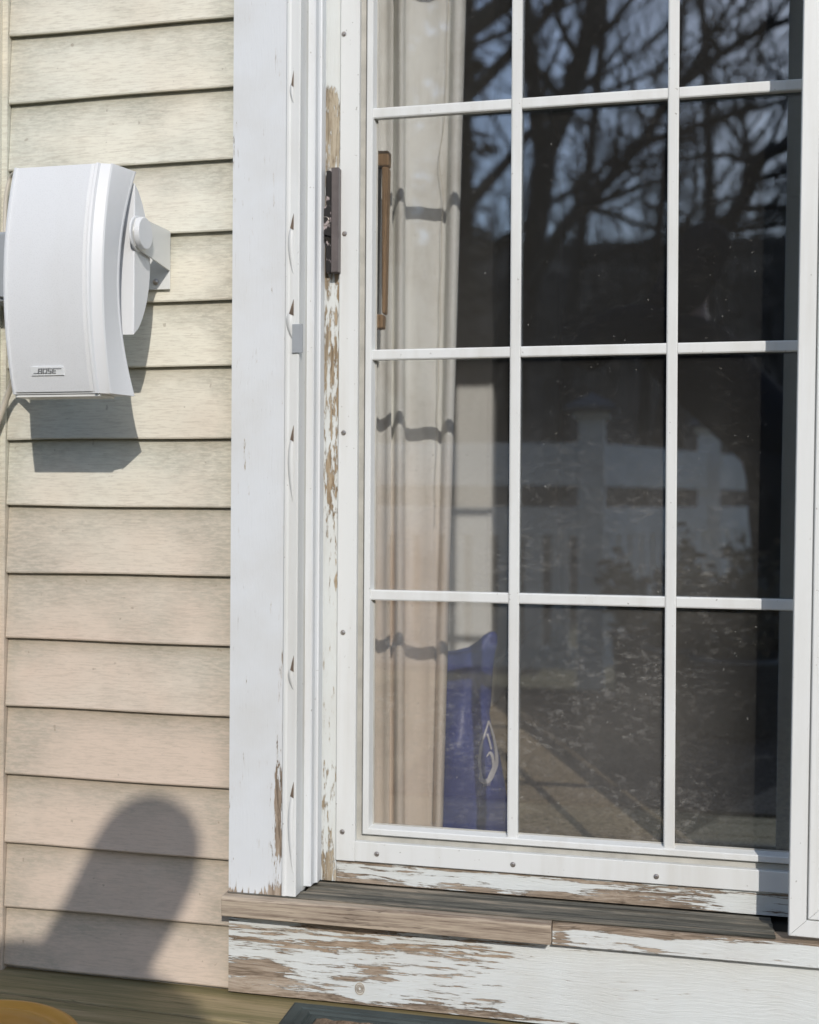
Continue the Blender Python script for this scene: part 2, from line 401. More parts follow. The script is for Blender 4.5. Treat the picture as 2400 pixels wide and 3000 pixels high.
# ================================================================== SETTING: house wall
wall = thing('house_wall', 'house wall in weathered tan horizontal clapboards beside the door', 'wall', (-.9, 0, 0))
XC0, XCAS = X(20, -.012), -.675
lines = [1.5829, 1.4690, 1.3522, 1.2352, 1.1225, 1.0170, .8975, .7865, .6740, .5612, .4466, .3305, .2145, .1072, .0085]
tops = [1.5829 + .115 * k for k in range(10, 0, -1)]
lines = tops + lines
def siding(x0, x1, seed):
    bm = BM(); La = bm.verts.layers.float.new('pale_top'); Le = bm.verts.layers.float.new('edge'); Lp = bm.verts.layers.float.new('lip')
    rnd = random.Random(seed)
    n = max(2, int((x1 - x0) / .03))
    for i, zb in enumerate(lines):
        zt = (lines[i - 1] if i else zb + .115) + .004
        prof = [(-.0035, zt), (-.0058, zb + .75 * (zt - zb)), (-.0085, zb + .45 * (zt - zb)), (-.0115, zb + .12 * (zt - zb)), (-.0128, zb + .0025), (-.0118, zb), (-.002, zb + .001)]
        rows = []
        ph = rnd.random() * 9
        for k in range(n + 1):
            x = x0 + (x1 - x0) * k / n
            dz = .0012 * math.sin(x * 5 + ph) + .0006 * math.sin(x * 17 + ph)
            r = []
            for j, (y, z) in enumerate(prof):
                v = bm.verts.new((x, y, z + (dz if j > 2 else 0)))
                v[La] = sstep(.35, 1.15, z) + .10 * math.sin(i * 2.3)
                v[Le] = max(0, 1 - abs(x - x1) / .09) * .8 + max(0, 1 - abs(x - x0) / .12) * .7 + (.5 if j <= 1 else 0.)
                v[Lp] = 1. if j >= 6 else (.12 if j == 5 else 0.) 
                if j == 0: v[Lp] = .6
                r.append(v)
            rows.append(r)
        for k in range(n):
            for j in range(len(prof) - 1): bm.faces.new((rows[k][j], rows[k + 1][j], rows[k + 1][j + 1], rows[k][j + 1]))
        for r in (rows[0], rows[-1]): bm.faces.new(r)
    return bm
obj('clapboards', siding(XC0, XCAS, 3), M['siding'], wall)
def trim_attr(bm, a, e):
    La = bm.verts.layers.float.new('pale_top'); Le = bm.verts.layers.float.new('edge')
    for v in bm.verts: v[La] = a(v.co); v[Le] = e
    return bm
bm = BM(); box(bm, XC0 - .055, XC0 - .0105, -.026, 0, .0, 2.7)
bmesh.ops.subdivide_edges(bm, edges=[e for e in bm.edges if abs(e.verts[0].co.z - e.verts[1].co.z) > 1], cuts=30)
obj('corner_board', trim_attr(bm, lambda c: sstep(.35, 1.15, c.z), .25), M['siding'], wall)
bm = BM(); box(bm, XC0 - .0105, XC0 - .001, -.0155, 0, .0, 2.7)
bmesh.ops.subdivide_edges(bm, edges=[e for e in bm.edges if abs(e.verts[0].co.z - e.verts[1].co.z) > 1], cuts=30)
obj('caulk_strip', trim_attr(bm, lambda c: sstep(.35, 1.15, c.z), .45), M['siding'], wall)
bm = BM()
box(bm, XC0 - .055, -.60, .0005, .12, -.3, 2.75); box(bm, 1.3, 3.6, .0005, .12, -.3, 2.75)
box(bm, -.60, 1.3, .0005, .12, 2.36, 2.75); box(bm, -.60, 1.3, .0005, .12, -.3, .115)
obj('wall_core', bm, M['drywall'], wall)
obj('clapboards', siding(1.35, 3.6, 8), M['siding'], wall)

# ================================================================== door frame
fr = thing('door_frame', 'white painted patio door frame with peeling apron and bare wood sill', 'door frame', (.2, 0, 0))
def w_cas(u, v):
    w = .0
    w = max(w, 1.1 * blob(u, v, 820, 2420, 22, 190) + .9 * blob(u, v, 822, 2650, 40, 60))
    w = max(w, .62 * blob(u, v, 834, 2050, 9, 300) + .55 * blob(u, v, 832, 900, 5, 500))
    w = max(w, .55 * sstep(2570, 2620, v) * sstep(740, 830, u) + .40 * sstep(2590, 2615, v))
    w = max(w, .45 * blob(u, v, 700, 2280, 16, 60), .38 * blob(u, v, 690, 560, 10, 40))
    return min(1.1, w)
bm = board(-.6903, -.6010, -.030, -.001, .1705, 2.36, w_cas, .009)
obj('side_casing', bm, M['casing_peel'], fr)
bm = BM()
prism(bm, [(-.6008, -.0005), (-.6008, -.0315), (-.5988, -.0335), (-.5955, -.0335), (-.5925, -.0318), (-.5790, -.0325), (-.5772, -.0312), (-.5772, -.0005)], 'z', .1715, 2.35)
obj('screen_track', bm, M['vinyl'], fr, label='white metal strip with punched half round tabs')
bm = BM()
box(bm, -.5995, -.5772, .0005, .0085, .1695, 2.324)
box(bm, -.5995, -.5772, .0085, .119, .1695, 2.324)
obj('side_jamb', bm, M['jamb'], fr)
bm = BM(); prism(bm, [(-.5772, .0095), (-.5672, .0095), (-.5654, .0112), (-.5654, .026), (-.5632, .030), (-.5605, .0305), (-.5605, .052), (-.5772, .052)], 'z', .1755, 2.324)
obj('stop_bead', bm, M['casing'], fr)
bm = BM(); box(bm, -.5772, -.5712, .0525, .119, .1695, 2.324); obj('jamb_filler', bm, M['jamb'], fr)
# punched tabs in the strip
def tab(v0, v1, w, hole):
    p0 = at(866, v0, -.033); p1 = at(862, v1, -.033); z0, z1 = p1.z, p0.z; xr = p0.x - .003
    bm = BM(); n = 14; top = []; bot = []
    for i in range(n + 1):
        s = i / n; z = z1 + (z0 - z1) * s
        ww = w * (math.sin(math.pi * min(1, s ** .7)) ** .8 if 0 < s < 1 else 0)
        lift = .0004 + ww * .10
        top.append((xr - ww, -.0332 - lift, z)); bot.append((xr, -.0332, z))
    A = [bm.verts.new(p) for p in top]; B = [bm.verts.new(p) for p in bot]
    A2 = [bm.verts.new((p[0], p[1] + .0008, p[2])) for p in top]; B2 = [bm.verts.new((p[0], p[1] + .0008, p[2])) for p in bot]
    for i in range(n):
        for q in ((A, B), (A2, B2), (A, A2), (B, B2)):
            bm.faces.new((q[0][i], q[1][i], q[1][i + 1], q[0][i + 1]))
    obj('punched_tab', bm, M['vinyl'], fr, smooth=True)
    if hole:
        bm = BM(); hz = z1 + .002
        prism(bm, [(xr + .0002, hz + .014), (xr + .0002, hz - .012), (xr - w * .6, hz - .009), (xr - w * .3, hz + .003)], 'y', -.0344, -.0336)
        obj('tab_slot', bm, M['slot'], fr)  # dark sliver painted for the shaded hole under the tab
for v0, v1, w, h in ((236, 300, .006, 1), (655, 800, .009, 1), (906, 995, .012, 1), (1275, 1470, .009, 1), (1950, 2020, .009, 1), (2320, 2560, .009, 1)):
    tab(v0, v1, w, h)
bm = BM(); p = at(866, 950, -.034); box(bm, p.x - .005, p.x + .012, -.0352, -.033, p.z - .045, p.z); obj('latch_strike', bm, M['grey_box'], fr)
# sill
def nz(u): return 0
XL, XS = -.695, -.1723
bm = BM(); prism(bm, [(-.050, .1375), (-.0505, .1650), (-.0475, .1688), (.004, .1692), (.004, .1380)], 'x', XL, XS)
vs = [v for v in bm.verts if v.co.x > XS - .001 and v.co.y < -.04]
obj('bare_sill_nosing', bm, M['bare'], fr, bevel=.0012)
def w_nos(u, v):
    top = (v - (2698 + (u - 1640) * .075))
    w = .95 * sstep(34, 12, top) + .12
    w += .55 * blob(u, v, 1640, 2745, 25, 30) + .35 * sstep(52, 66, top) + .25 * blob(u, v, 1850, 2740, 90, 12)
    return w - .25 * sstep(1900, 2200, u)
bm = board(XS + .001, 1.32, -.036, .004, .1335, .1672, w_nos, .006)
obj('painted_sill_nosing', bm, M['apron'], fr, label='white painted sill edge with bare top')
bm = BM()
for a, b, zt in ((.0045, .0145, .1665), (-.0335, -.0275, .1722), (-.0275, .0045, .1699)):
    pass
prism(bm, [(-.034, .1694), (-.034, .1712), (-.031, .1728), (-.0275, .1728), (-.026, .1708), (-.0125, .1706), (-.0105, .1732), (-.008, .1732), (-.006, .1698), (.018, .1690), (.021, .1712), (.024, .1712), (.026, .1680), (.05, .1662), (.052, .1694), (.0545, .1694), (.056, .1655), (.12, .1655), (.12, .14), (.0045, .14), (.0045, .1694)], 'x', -.5720, .150)
obj('sill_track', bm, M['track'], fr)
bm = BM(); prism(bm, [(.0045, .120), (.0045, .1612), (.05, .1600), (.12, .1600), (.12, .120)], 'x', .1505, 1.3)
obj('sill_base', bm, M['gap'], fr)
bm = BM(); prism(bm, [(-.034, .1694), (-.034, .1702), (.004, .1700), (.004, .1694)], 'x', -.6905, -.5725)
obj('sill_flashing', bm, M['track'], fr)
def w_apr(u, v):
    yy = v - (2745 + (u - 1200) * .079)          # px below the sill's shadow
    t = max(0, min(1, yy / 205))
    w = .29 - .26 * sstep(1250, 1750, u)
    w += .42 * blob(u, v, 690, 2855, 190, 58) * sstep(.35, .6, t) + .12 * blob(u, v, 800, 2830, 160, 90)
    w += .34 * sstep(.78, .98, t) * sstep(1700, 1150, u) + .45 * blob(u, v, 1105, 2850, 75, 32) + .20 * blob(u, v, 1000, 2770, 190, 24)
    w += .10 * blob(u, v, 1250, 2830, 150, 70) - .45 * blob(u, v, 1060, 2905, 60, 26) - .30 * blob(u, v, 900, 2830, 60, 40)
    w += .30 * sstep(.9, 1.02, t) * sstep(2000, 1500, u) + .16 * blob(u, v, 1390, 2835, 60, 22) + .18 * blob(u, v, 1440, 2950, 40, 22)
    w -= .1 * blob(u, v, 760, 2760, 120, 25)
    return w
bm = board(-.6935, 1.36, -.0205, -.0005, .0065, .1336, w_apr, .006, .0015)
obj('apron_board', bm, M['apron'], fr, label='wide white board peeling to bare wood at its left')
# knot
k = at(1054, 2897, -.0215); bm = BM()
for r in (.009, .006, .0035):
    pts = [(k.x + r * math.cos(a) * .8, -.0212, k.z + r * math.sin(a)) for a in [2 * math.pi * i / 20 for i in range(21)]]
    tube(bm, pts, .0007, 5)
obj('wood_knot', bm, M['bare'], fr, smooth=True)
bm = BM(); box(bm, -.6903, 1.40, -.030, -.001, 2.361, 2.47); obj('head_casing', bm, M['casing'], fr, bevel=.002)
bm = BM(); box(bm, -.5770, 1.28, .0495, .119, 2.301, 2.3245); box(bm, -.5770, 1.28, -.0005, .119, 2.325, 2.3595); obj('head_jamb', bm, M['jamb'], fr)
bm = BM(); box(bm, 1.25, 1.299, .0005, .119, .17, 2.32); box(bm, 1.25, 1.34, -.0305, -.0006, .17, 2.36); obj('far_jamb', bm, M['casing'], fr)

# ================================================================== sliding door panel (left)
dr = thing('sliding_door', 'white multi pane sliding glass door with peeling lock stile and dusty panes', 'door', (-.2, .07, .17))
def w_sti(u, v):
    w = .16
    w = max(w, .74 * sstep(228, 300, v) * sstep(530, 470, v), .56 * sstep(240, 300, v) * sstep(1180, 800, v), .47 * sstep(300, 400, v) * sstep(1750, 1250, v))
    w = max(w, .85 * blob(u, v, 962, 1400, 20, 130), .60 * blob(u, v, 948, 1130, 12, 140), .72 * blob(u, v, 946, 600, 9, 260))
    w = max(w, .55 * blob(u, v, 970, 2540, 30, 60), .40 * blob(u, v, 955, 1950, 18, 90), .38 * sstep(2500, 2570, v))
    return w - .5 * sstep(250, 215, v)
ss = board(-.5705, -.5372, .0600, .099, .1705, 2.30, w_sti, .005)
obj('lock_stile', ss, M['stile'], dr, label='lock stile with paint flaked to yellowish wood')
def w_rail(u, v):
    lo = v - (2602 + (u - 1200) * .073)
    t = max(-.2, min(1.2, (lo + 65) / 65))
    w = .33 + .42 * sstep(.55, .95, t) * sstep(2150, 1900, u) - .12 * sstep(2000, 2200, u)
    w += .42 * blob(u, v, 1040, 2590, 140, 30) + .30 * blob(u, v, 1850, 2615, 200, 18) + .25 * sstep(.22, .05, t)
    w -= .25 * blob(u, v, 1450, 2605, 160, 16) + .2 * blob(u, v, 2200, 2660, 80, 60)
    return w
bm = board(-.5366, .262, .0606, .0985, .1705, .2392, w_rail, .005)
obj('bottom_rail', bm, M['rail'], dr, label='bottom rail with paint flaked along its lower edge')
bm = BM(); box(bm, -.5370, -.505, .0660, .0980, .2445, 2.30); box(bm, .20, .262, .0610, .0980, .2445, 2.30); box(bm, -.505, .20, .061, .098, 2.26, 2.30)
obj('frame_core', bm, M['vinyl'], dr)
R0 = -.5365; W1, W2, W3 = .0325, .0108, .0108; RB = .2075; RT = 2.279; RR = .262
bm = BM(); ring(bm, R0, RR, RB, RT, [(0, .0605), (0, .0545), (.001, .0538), (W1 - .001, .0538), (W1, .0545), (W1, .0655), (.004, .0655)], .0003, W1 + .0004)
obj('glazing_frame', bm, M['vinyl'], dr)
bm = BM(); ring(bm, R0 + W1 + .0002, RR - W1, RB + W1 + .0002, RT - W1, [(0, .0735), (0, .0640), (W2 * .72, .0662), (W2 * .78, .0715), (W2, .0735)], .0)
obj('glazing_groove', bm, M['groove'], dr)
w0 = W1 + W2 + .0004
bm = BM(); ring(bm, R0 + w0, RR - w0, RB + w0, RT - w0, [(0, .0738), (0, .0590), (.0015, .0572), (W3 - .0015, .0572), (W3, .0585), (W3 + .0035, .0715), (W3 + .0035, .0738)], .0)
obj('glazing_bead', bm, M['vinyl'], dr)
GX0, GX1, GZ0, GZ1 = R0 + w0 + W3, RR - w0 - W3, RB + w0 + W3, RT - w0 - W3
# glass pane (a grid carrying how dirty it is)
bm = BM(); L = bm.verts.layers.float.new('dirt')
nx, nzc = 24, 60
def grid(y):
    g = []
    for i in range(nx + 1):
        c_ = []
        for j in range(nzc + 1):
            v = bm.verts.new((GX0 - .002 + (GX1 - GX0 + .004) * i / nx, y, GZ0 - .002 + (GZ1 - GZ0 + .004) * j / nzc))
            u_, v_ = proj(v.co)
            d = .10 + .75 * sstep(1050, 1650, v_) + .40 * blob(u_, v_, 2150, 2200, 170, 330) + .35 * blob(u_, v_, 1750, 2150, 300, 260)
            d *= 1 - .5 * sstep(1950, 2100, u_) * sstep(1700, 2000, v_)
            d *= 1 - .75 * sstep(2080, 2230, u_)
            v[L] = min(1.4, d) * (1 if y < .075 else .35)
            c_.append(v)
        g.append(c_)
    return g
for y in (.0720, .0775):
    g = grid(y)
    for i in range(nx):
        for j in range(nzc): bm.faces.new((g[i][j], g[i + 1][j], g[i + 1][j + 1], g[i][j + 1]))
obj('glass_pane', bm, M['glass'], dr)
bm = BM(); ring(bm, GX0 + .0036, GX1 - .0036, GZ0 + .0036, GZ1 - .0036, [(0, .0719), (0, .0709), (.0022, .0712), (.0022, .0719)], .0)
obj('glazing_sealant', bm, M['groove'], dr)
bm = BM()
MW = .0084
for xm in (-.2456, -.0012): 
    prism(bm, [(xm - MW, .0716), (xm - MW, .0612), (xm - MW + .002, .0598), (xm + MW - .002, .0598), (xm + MW, .0612), (xm + MW, .0716)], 'z', GZ0 + .0004, GZ1 - .0004)
xs = [GX0 + .0002, -.2456 - MW - .0003, -.2456 + MW + .0003, -.0012 - MW - .0003, -.0012 + MW + .0003, GX1 - .0002]
for zm in (1.434, 1.0377, .6440, 1.83):
    for k in (0, 2, 4):
        prism(bm, [(.0716, zm - MW), (.0614, zm - MW), (.0602, zm - MW + .002), (.0602, zm + MW - .002), (.0614, zm + MW), (.0716, zm + MW)], 'x', xs[k], xs[k + 1])
obj('muntin_grille', bm, M['vinyl'], dr)
for (u, v) in ((1008, 100), (1010, 685), (1007, 1268), (1005, 1853), (1003, 2437), (1104, 2502), (1503, 2533), (1923, 2568)):
    p = at(u, v, .0538); bm = BM()
    for r0, r1, y0, y1 in ((.0042, .0042, .0540, .0532), (.0036, .0018, .0532, .0516)):
        cyl(bm, (p.x, y0, p.z), (p.x, y1, p.z), r0, r1, 14)
    obj('frame_screw', bm, M['screw'], dr, smooth=False)
# exterior pull: plate and latch lever coloured as shaded, raised grip coloured as sunlit
hx1 = X(998, .06); zt, zb = Z(985, 499, .05), Z(985, 800, .05)
hp = BM(); box(hp, hx1 - .0245, hx1 - .0128, .0480, .0599, zb + .001, zt); plate = obj('pull_plate', hp, M['handle'], dr, bevel=.0012)
hp = BM(); prism(hp, [(hx1 - .0125, .0599), (hx1 - .0125, .0385), (hx1 - .0110, .0368), (hx1 - .0015, .0368), (hx1 - .0002, .0385), (hx1 - .0002, .0599)], 'z', zb, zt + .001)
obj('pull_grip', hp, M['grip'], dr)
hp = BM(); q = lambda u, v: (at(u, v, .046).x, at(u, v, .046).z)
prism(hp, [q(941, 613), q(966, 600), q(972, 606), q(972, 694), q(951, 688), q(951, 712), q(940, 708)], 'y', .0445, .0478)
lv = obj('latch_lever', hp, M['handle'], dr, bevel=.0008)
p = at(954, 648, .0445); hp = BM(); lathe_pts = []
n = 24; ring_o = [(p.x + .0062 * math.cos(2 * math.pi * i / n), .0440, p.z + .0070 * math.sin(2 * math.pi * i / n)) for i in range(n + 1)]
tube(hp, ring_o, .0009, 6); obj('key_ring', hp, M['screw'], lv, smooth=True)
hp = BM(); prism(hp, [q(951, 692), q(970, 698), q(970, 711), q(951, 702)], 'y', .0472, .0479); obj('lever_slot', hp, M['gap'], lv)
# interior wooden handle seen through the glass
ih = BM(); yb = .125
a0, a1 = at(1040, 440, yb), at(1139, 440, yb); zt_, zb_ = a1.z, Z(1115, 962, yb)
def slab(u0, u1, v0, v1, y0, y1):
    P = [at(u, v, y0) for u, v in ((u0, v0), (u1, v0), (u1 - (v1 - v0) * .022, v1), (u0, v1))]
    prism(ih, [(p.x, p.z) for p in P], 'y', y0, y1)
slab(1040, 1139, 440, 486, yb, yb + .022); slab(1040, 1123, 920, 962, yb, yb + .022)
slab(1118, 1137.5, 487, 919, yb, yb + .022); slab(1040, 1060, 487, 919, yb, yb + .022)
wf = obj('inner_handle', ih, M['pinewood'], dr, bevel=.003, label='wooden interior handle behind the glass')
ih = BM(); slab(1061, 1117, 488, 918, yb + .012, yb + .018); obj('inner_lock_plate', ih, M['black'], wf)

# ================================================================== right hand outer panel
pw = thing('screen_door', 'white metal framed door panel with mitred lower corner at right edge', 'door', (.167, -.04, .1776))
bm = BM(); x0 = X(2318, -.04)
ring(bm, x0, 1.24, .1776, 2.315, [(0, -.029), (0, -.039), (.0012, -.0402), (.0236, -.0402), (.0242, -.039), (.0242, -.034), (.0262, -.034), (.0262, -.0405), (.0275, -.0415), (.0420, -.0405), (.0428, -.0385), (.0440, -.0385), (.0448, -.0400), (.0495, -.0395), (.0505, -.0375), (.0505, -.029)], .00035)
rp = obj('panel_frame', bm, M['vinyl'], pw)
bm = BM(); L = bm.verts.layers.float.new('dirt'); box(bm, x0 + .0508, 1.24 - .0508, -.0365, -.0325, .1776 + .0508, 2.315 - .0508)
for v in bm.verts: v[L] = .5
obj('panel_glass', bm, M['glass'], pw)
pw.rotation_euler = (0, .010, 0)

# ================================================================== wall speaker
sp = thing('wall_speaker', 'white curved outdoor loudspeaker on a bracket on the siding', 'speaker', (X(165, -.2), 0, .95))
ys = -.190; SAG = .028
xl, xr = at(44, 823, ys).x, at(290, 823, ys).x
zt, zb = Z(165, 486, ys), Z(165, 1154, ys); zm = (zt + zb) / 2; hh = (zt - zb) / 2
def arc(z): return -SAG * (1 - ((z - zm) / hh) ** 2)
x1 = at(334, 823, ys + .008).x; x1 = at(331, 485, -.184).x; x2 = at(395, 508, -.140).x
def strip(cols, m, name, parent, nrow=150, smooth=True, z0=None, z1=None):
    bm = BM(); rows = []
    for i in range(nrow + 1):
        z = (z0 if z0 is not None else zb) + ((z1 if z1 is not None else zt) - (z0 if z0 is not None else zb)) * i / nrow
        rows.append([bm.verts.new((c_[0] + (c_[2] * -arc(z) / SAG if len(c_) > 2 else 0), c_[1] + arc(z), z)) for c_ in cols])
    n = len(cols)
    for i in range(nrow):
        for j in range(n): bm.faces.new((rows[i][j], rows[i][(j + 1) % n], rows[i + 1][(j + 1) % n], rows[i + 1][j]))
    bm.faces.new(rows[0]); bm.faces.new(rows[-1])
    return obj(name, bm, m, parent)
def m_grille():
    t = NT('speaker_grille_mesh')
    vo = t.n('TexVoronoi', Vector=t.co(rot=(0, math.radians(45), 0)), Scale=420.)
    c = t.mix(t.ramp(vo.outputs['Distance'], (.15, .16), (.4, 0.)), (.73, .745, .76), (.42, .43, .45))
    k = t.noise(t.co((1, 1, .3)), 14, 5); c = t.mix(t.ramp(k, (.5, 0.), (.75, .18)), c, (.55, .54, .5))
    return t.fin(c, .55, t.bump(vo.outputs['Distance'], .10, .0005), .3)
M['grille'] = m_grille()
w = x1 - xr; mx = (xl + xr) / 2
strip([(xl + .0002, ys - .0005), (xl + .004, ys - .002), (xr - .0115, ys - .002), (xr - .0075, ys - .0005), (xr - .0065, ys + .006), (xl + .0002, ys + .006)], M['grille'], 'speaker_grille', sp, z0=zb + .003, z1=zt - .001)
e = lambda x: 2 * mx - x
e2 = lambda x: xl - (x - xr) * .12 if x > xr else 2 * mx - x
shell = [(xr - .0055, ys + .0), (xr - .003, ys - .0045), (xr, ys - .0035), (xr + .002, ys + .0005), (x1 - .003, -.184 + .001), (x1 - .0015, -.1865), (x1 + .0003, -.1840), (x2 - .001, -.1405, -.013), (x2, -.1385, -.013), (x2, -.1350, -.013), (x2 - .01, -.134, -.013)]
cols = shell + [(e2(c_[0]), c_[1]) for c_ in shell[::-1]]
strip(cols, M['speaker'], 'speaker_trim', sp)
bm = BM(); box(bm, xl + .001, xr + .001, -.188, -.140, zb - .004, zb - .0004); obj('speaker_underside', bm, M['bracket'], sp)
# lens shaped rear drum
def solve_y(x, u, z, lo=-.25, hi=0):
    for _ in range(40):
        mid = (lo + hi) / 2
        if proj((x, mid, z))[0] < u: lo = mid
        else: hi = mid
    return mid
zdt, zdb = Z(390, 532, -.14), Z(372, 980, -.14); zc = (zdt + zdb) / 2; hd = (zdt - zdb) / 2
ydr = solve_y(x2 - .003, 441, zc)
pts = []
for i in range(25):
    z = zdb + (zdt - zdb) * i / 24; pts.append((-.1335 + arc(z) * .9 if False else -.1335, z))
for i in range(23, 0, -1):
    s = (i / 24 - .5) * 2; z = zc + hd * s; pts.append((-.1335 + (ydr + .1335) * (1 - s * s) ** .75, z))
bm = BM(); prism(bm, pts, 'x', xl + .004, x2 - .003); obj('speaker_drum', bm, M['speaker'], sp, bevel=.0015)
kx = x2 - .003; kc = at(421, 684, -.1); kc.y = solve_y(kx + .012, 421, kc.z); kc.z = Z(421, 684, kc.y)
bm = BM(); cyl(bm, (kx, kc.y, kc.z), (kx + .0035, kc.y, kc.z), .0275, .0270, 40); cyl(bm, (kx + .0075, kc.y, kc.z), (kx + .016, kc.y, kc.z), .0255, .0245, 40)
obj('pivot_knob', bm, M['speaker'], sp, bevel=.0015)
# bracket: side arm plate and wall plate
ax0, ax1 = kx + .0040, kx + .0065
bm = BM()
zt1 = kc.z + .026; P = [(kc.y - .022, kc.z + .0), (kc.y - .012, kc.z + .021), (kc.y + .005, kc.z + .0265), (-.0175, kc.z + .008), (-.0175, kc.z - .105), (kc.y + .012, kc.z - .026), (kc.y - .012, kc.z - .021)]
zA = Z(512, 677, -.016); zB = Z(505, 793, -.016); zC = Z(497, 848, -.016)
P = [(kc.y - .022, kc.z), (kc.y - .012, kc.z + .021), (kc.y + .004, kc.z + .0255), (-.0175, zA), (-.0175, zB), (kc.y + .010, kc.z - .026), (kc.y - .012, kc.z - .021)]
prism(bm, P, 'x', ax0, ax1); arm = obj('bracket_arm', bm, M['bracket'], sp)
bm = BM(); box(bm, ax1 - .19, ax1, -.0172, -.0148, zC, zA); obj('bracket_plate', bm, M['bracket'], sp, bevel=.003)
bm = BM(); prism(bm, [(e(y_[0]), y_[1]) if False else (y_[0], y_[1]) for y_ in P], 'x', xl - .004, xl - .0015); obj('bracket_arm', bm, M['bracket'], sp)
p = at(457, 826, -.0172); bm = BM(); cyl(bm, (p.x, -.0172, p.z), (p.x, -.0195, p.z), .0052, .0048, 16); cyl(bm, (p.x, -.0195, p.z), (p.x, -.0222, p.z), .0048, .002, 16); obj('mounting_screw', bm, M['screw'], sp)
# badge with lettering
b0, b1 = at(99, 1077, -.196), at(193, 1100, -.196)
zbm = (b0.z + b1.z) / 2; yb_ = ys - .002 + arc(zbm)
slope = -2 * SAG * (zbm - zm) / hh ** 2 * -1          # dy/dz of the curved face
def onface(bm):
    for v in bm.verts: v.co.y += slope * (v.co.z - zbm)
bm = BM(); box(bm, b0.x, b1.x, yb_ - .0016, yb_ + .001, b1.z, b0.z); onface(bm); bd = obj('name_badge', bm, M['badge'], sp)
bm = BM(); H = (b0.z - b1.z); Wd = b1.x - b0.x; sx0 = b0.x
def bar(x0, x1, z0, z1, sh=.28):
    """slanted rectangle in badge units (x in widths, z in heights)"""
    P = [(sx0 + x0 * Wd + z0 * H * sh, b1.z + z0 * H), (sx0 + x1 * Wd + z0 * H * sh, b1.z + z0 * H), (sx0 + x1 * Wd + z1 * H * sh, b1.z + z1 * H), (sx0 + x0 * Wd + z1 * H * sh, b1.z + z1 * H)]
    prism(bm, P, 'y', yb_ - .0022, yb_ - .0012)
T = .11; zl_, zh_ = .2, .8; zmid = .5
def letter(x, w_, segs):
    if 'L' in segs: bar(x, x + .038, zl_, zh_)
    if 'R' in segs: bar(x + w_ - .038, x + w_, zl_, zh_)
    if 't' in segs: bar(x, x + w_, zh_ - T, zh_)
    if 'm' in segs: bar(x, x + w_ * .92, zmid - T / 2, zmid + T / 2)
    if 'b' in segs: bar(x, x + w_, zl_, zl_ + T)
    if 'u' in segs: bar(x, x + .038, zmid, zh_)
    if 'd' in segs: bar(x + w_ - .038, x + w_, zl_, zmid)
letter(.185, .135, 'LRtmb'); letter(.335, .135, 'LRtb'); letter(.485, .125, 'tmbud'); letter(.625, .125, 'Ltmb')
bar(.055, .185, zl_, zl_ + .10); bar(.74, .90, zh_ - .10, zh_)
onface(bm); obj('badge_lettering', bm, M['ink'], bd)

# junction box and cables at the left edge
jb = thing('junction_box', 'grey plastic electrical box half hidden behind the loudspeaker', 'box', (at(0, 780, -.03).x - .02, -.03, .95))
j0, j1 = at(2, 678, -.075), at(2, 884, -.075)
bm = BM(); box(bm, j0.x - .10, at(24, 780, -.075).x, -.075, -.0265, j1.z, j0.z); bx_ = obj('box_body', bm, M['grey_box'], jb, bevel=.004)
bm = BM(); box(bm, j0.x - .095, at(20, 780, -.079).x, -.079, -.0752, j1.z + .006, j0.z - .004); obj('box_cover', bm, M['grey_box'], jb, bevel=.002)
p = at(10, 850, -.079); bm = BM(); cyl(bm, (p.x, -.079, p.z), (p.x, -.0815, p.z), .012, .011, 24); obj('round_plug', bm, M['grey_box'], jb)
bm = BM(); P = [at(70, 1095, -.10), at(42, 1105, -.06), at(34, 1130, -.045), at(20, 1165, -.037), at(6, 1205, -.034), at(-25, 1290, -.033), at(-60, 1420, -.03)]
def spline(P, n=10):
    out = []
    for i in range(len(P) - 1):
        p0, p1, p2, p3 = P[max(i - 1, 0)], P[i], P[i + 1], P[min(i + 2, len(P) - 1)]
        for k in range(n):
            t = k / n; out.append(.5 * ((2 * p1) + (p2 - p0) * t + (2 * p0 - 5 * p1 + 4 * p2 - p3) * t * t + (3 * p1 - p0 - 3 * p2 + p3) * t ** 3))
    return out + [P[-1]]
tube(bm, spline(P), .0052, 10); tag(obj('power_cable', bm, M['cable'], None, smooth=True), 'thick off white cable running down left from under the loudspeaker', 'cable')
bm = BM(); P = [at(60, 500, -.06), at(34, 515, -.032), at(20, 560, -.030), at(15, 620, -.030), at(14, 690, -.030)]
tube(bm, spline(P), .0032, 8); tag(obj('speaker_wire', bm, M['cable'], None, smooth=True), 'thin pale wire looping above the grey box behind the loudspeaker', 'cable')

# ================================================================== deck, mat, pot
bm = BM(); rnd = random.Random(5)
ang = .035; y = .13; k = 0
while y > -3.4:
    w_ = .118
    yy0, yy1 = y - w_, y - .006
    vs = box(bm, -4.2, 4.2, yy0, yy1, -.03, 0.0)
    y -= w_; k += 1
bmesh.ops.rotate(bm, cent=(-.7, 0, 0), matrix=Matrix.Rotation(-ang, 3, 'Z'), verts=bm.verts)
bmesh.ops.translate(bm, vec=(0, 0, .0), verts=bm.verts)
struct(obj('deck_floor', bm, M['deck'], None, bevel=.002), 'brown green stained deck boards along the house')
bm = BM(); box(bm, -4.2, 4.2, -6.4, .1, -.10, -.034); struct(obj('deck_frame', bm, M['gap'], None))
mat_ = thing('door_mat', 'dark rubber framed coir door mat in front of the sill', 'mat', (.2, -.3, 0))
c0, c1 = at(866, 2934, -.025), at(750, 3010, -.025)
def onfl(u, v, z=.006):
    d = at(u, v, 0) - Vector((0, -DIST, HC)); t = (z - HC) / d.z
    return Vector((0, -DIST, HC)) + d * t
A = onfl(862, 2932, .008); 
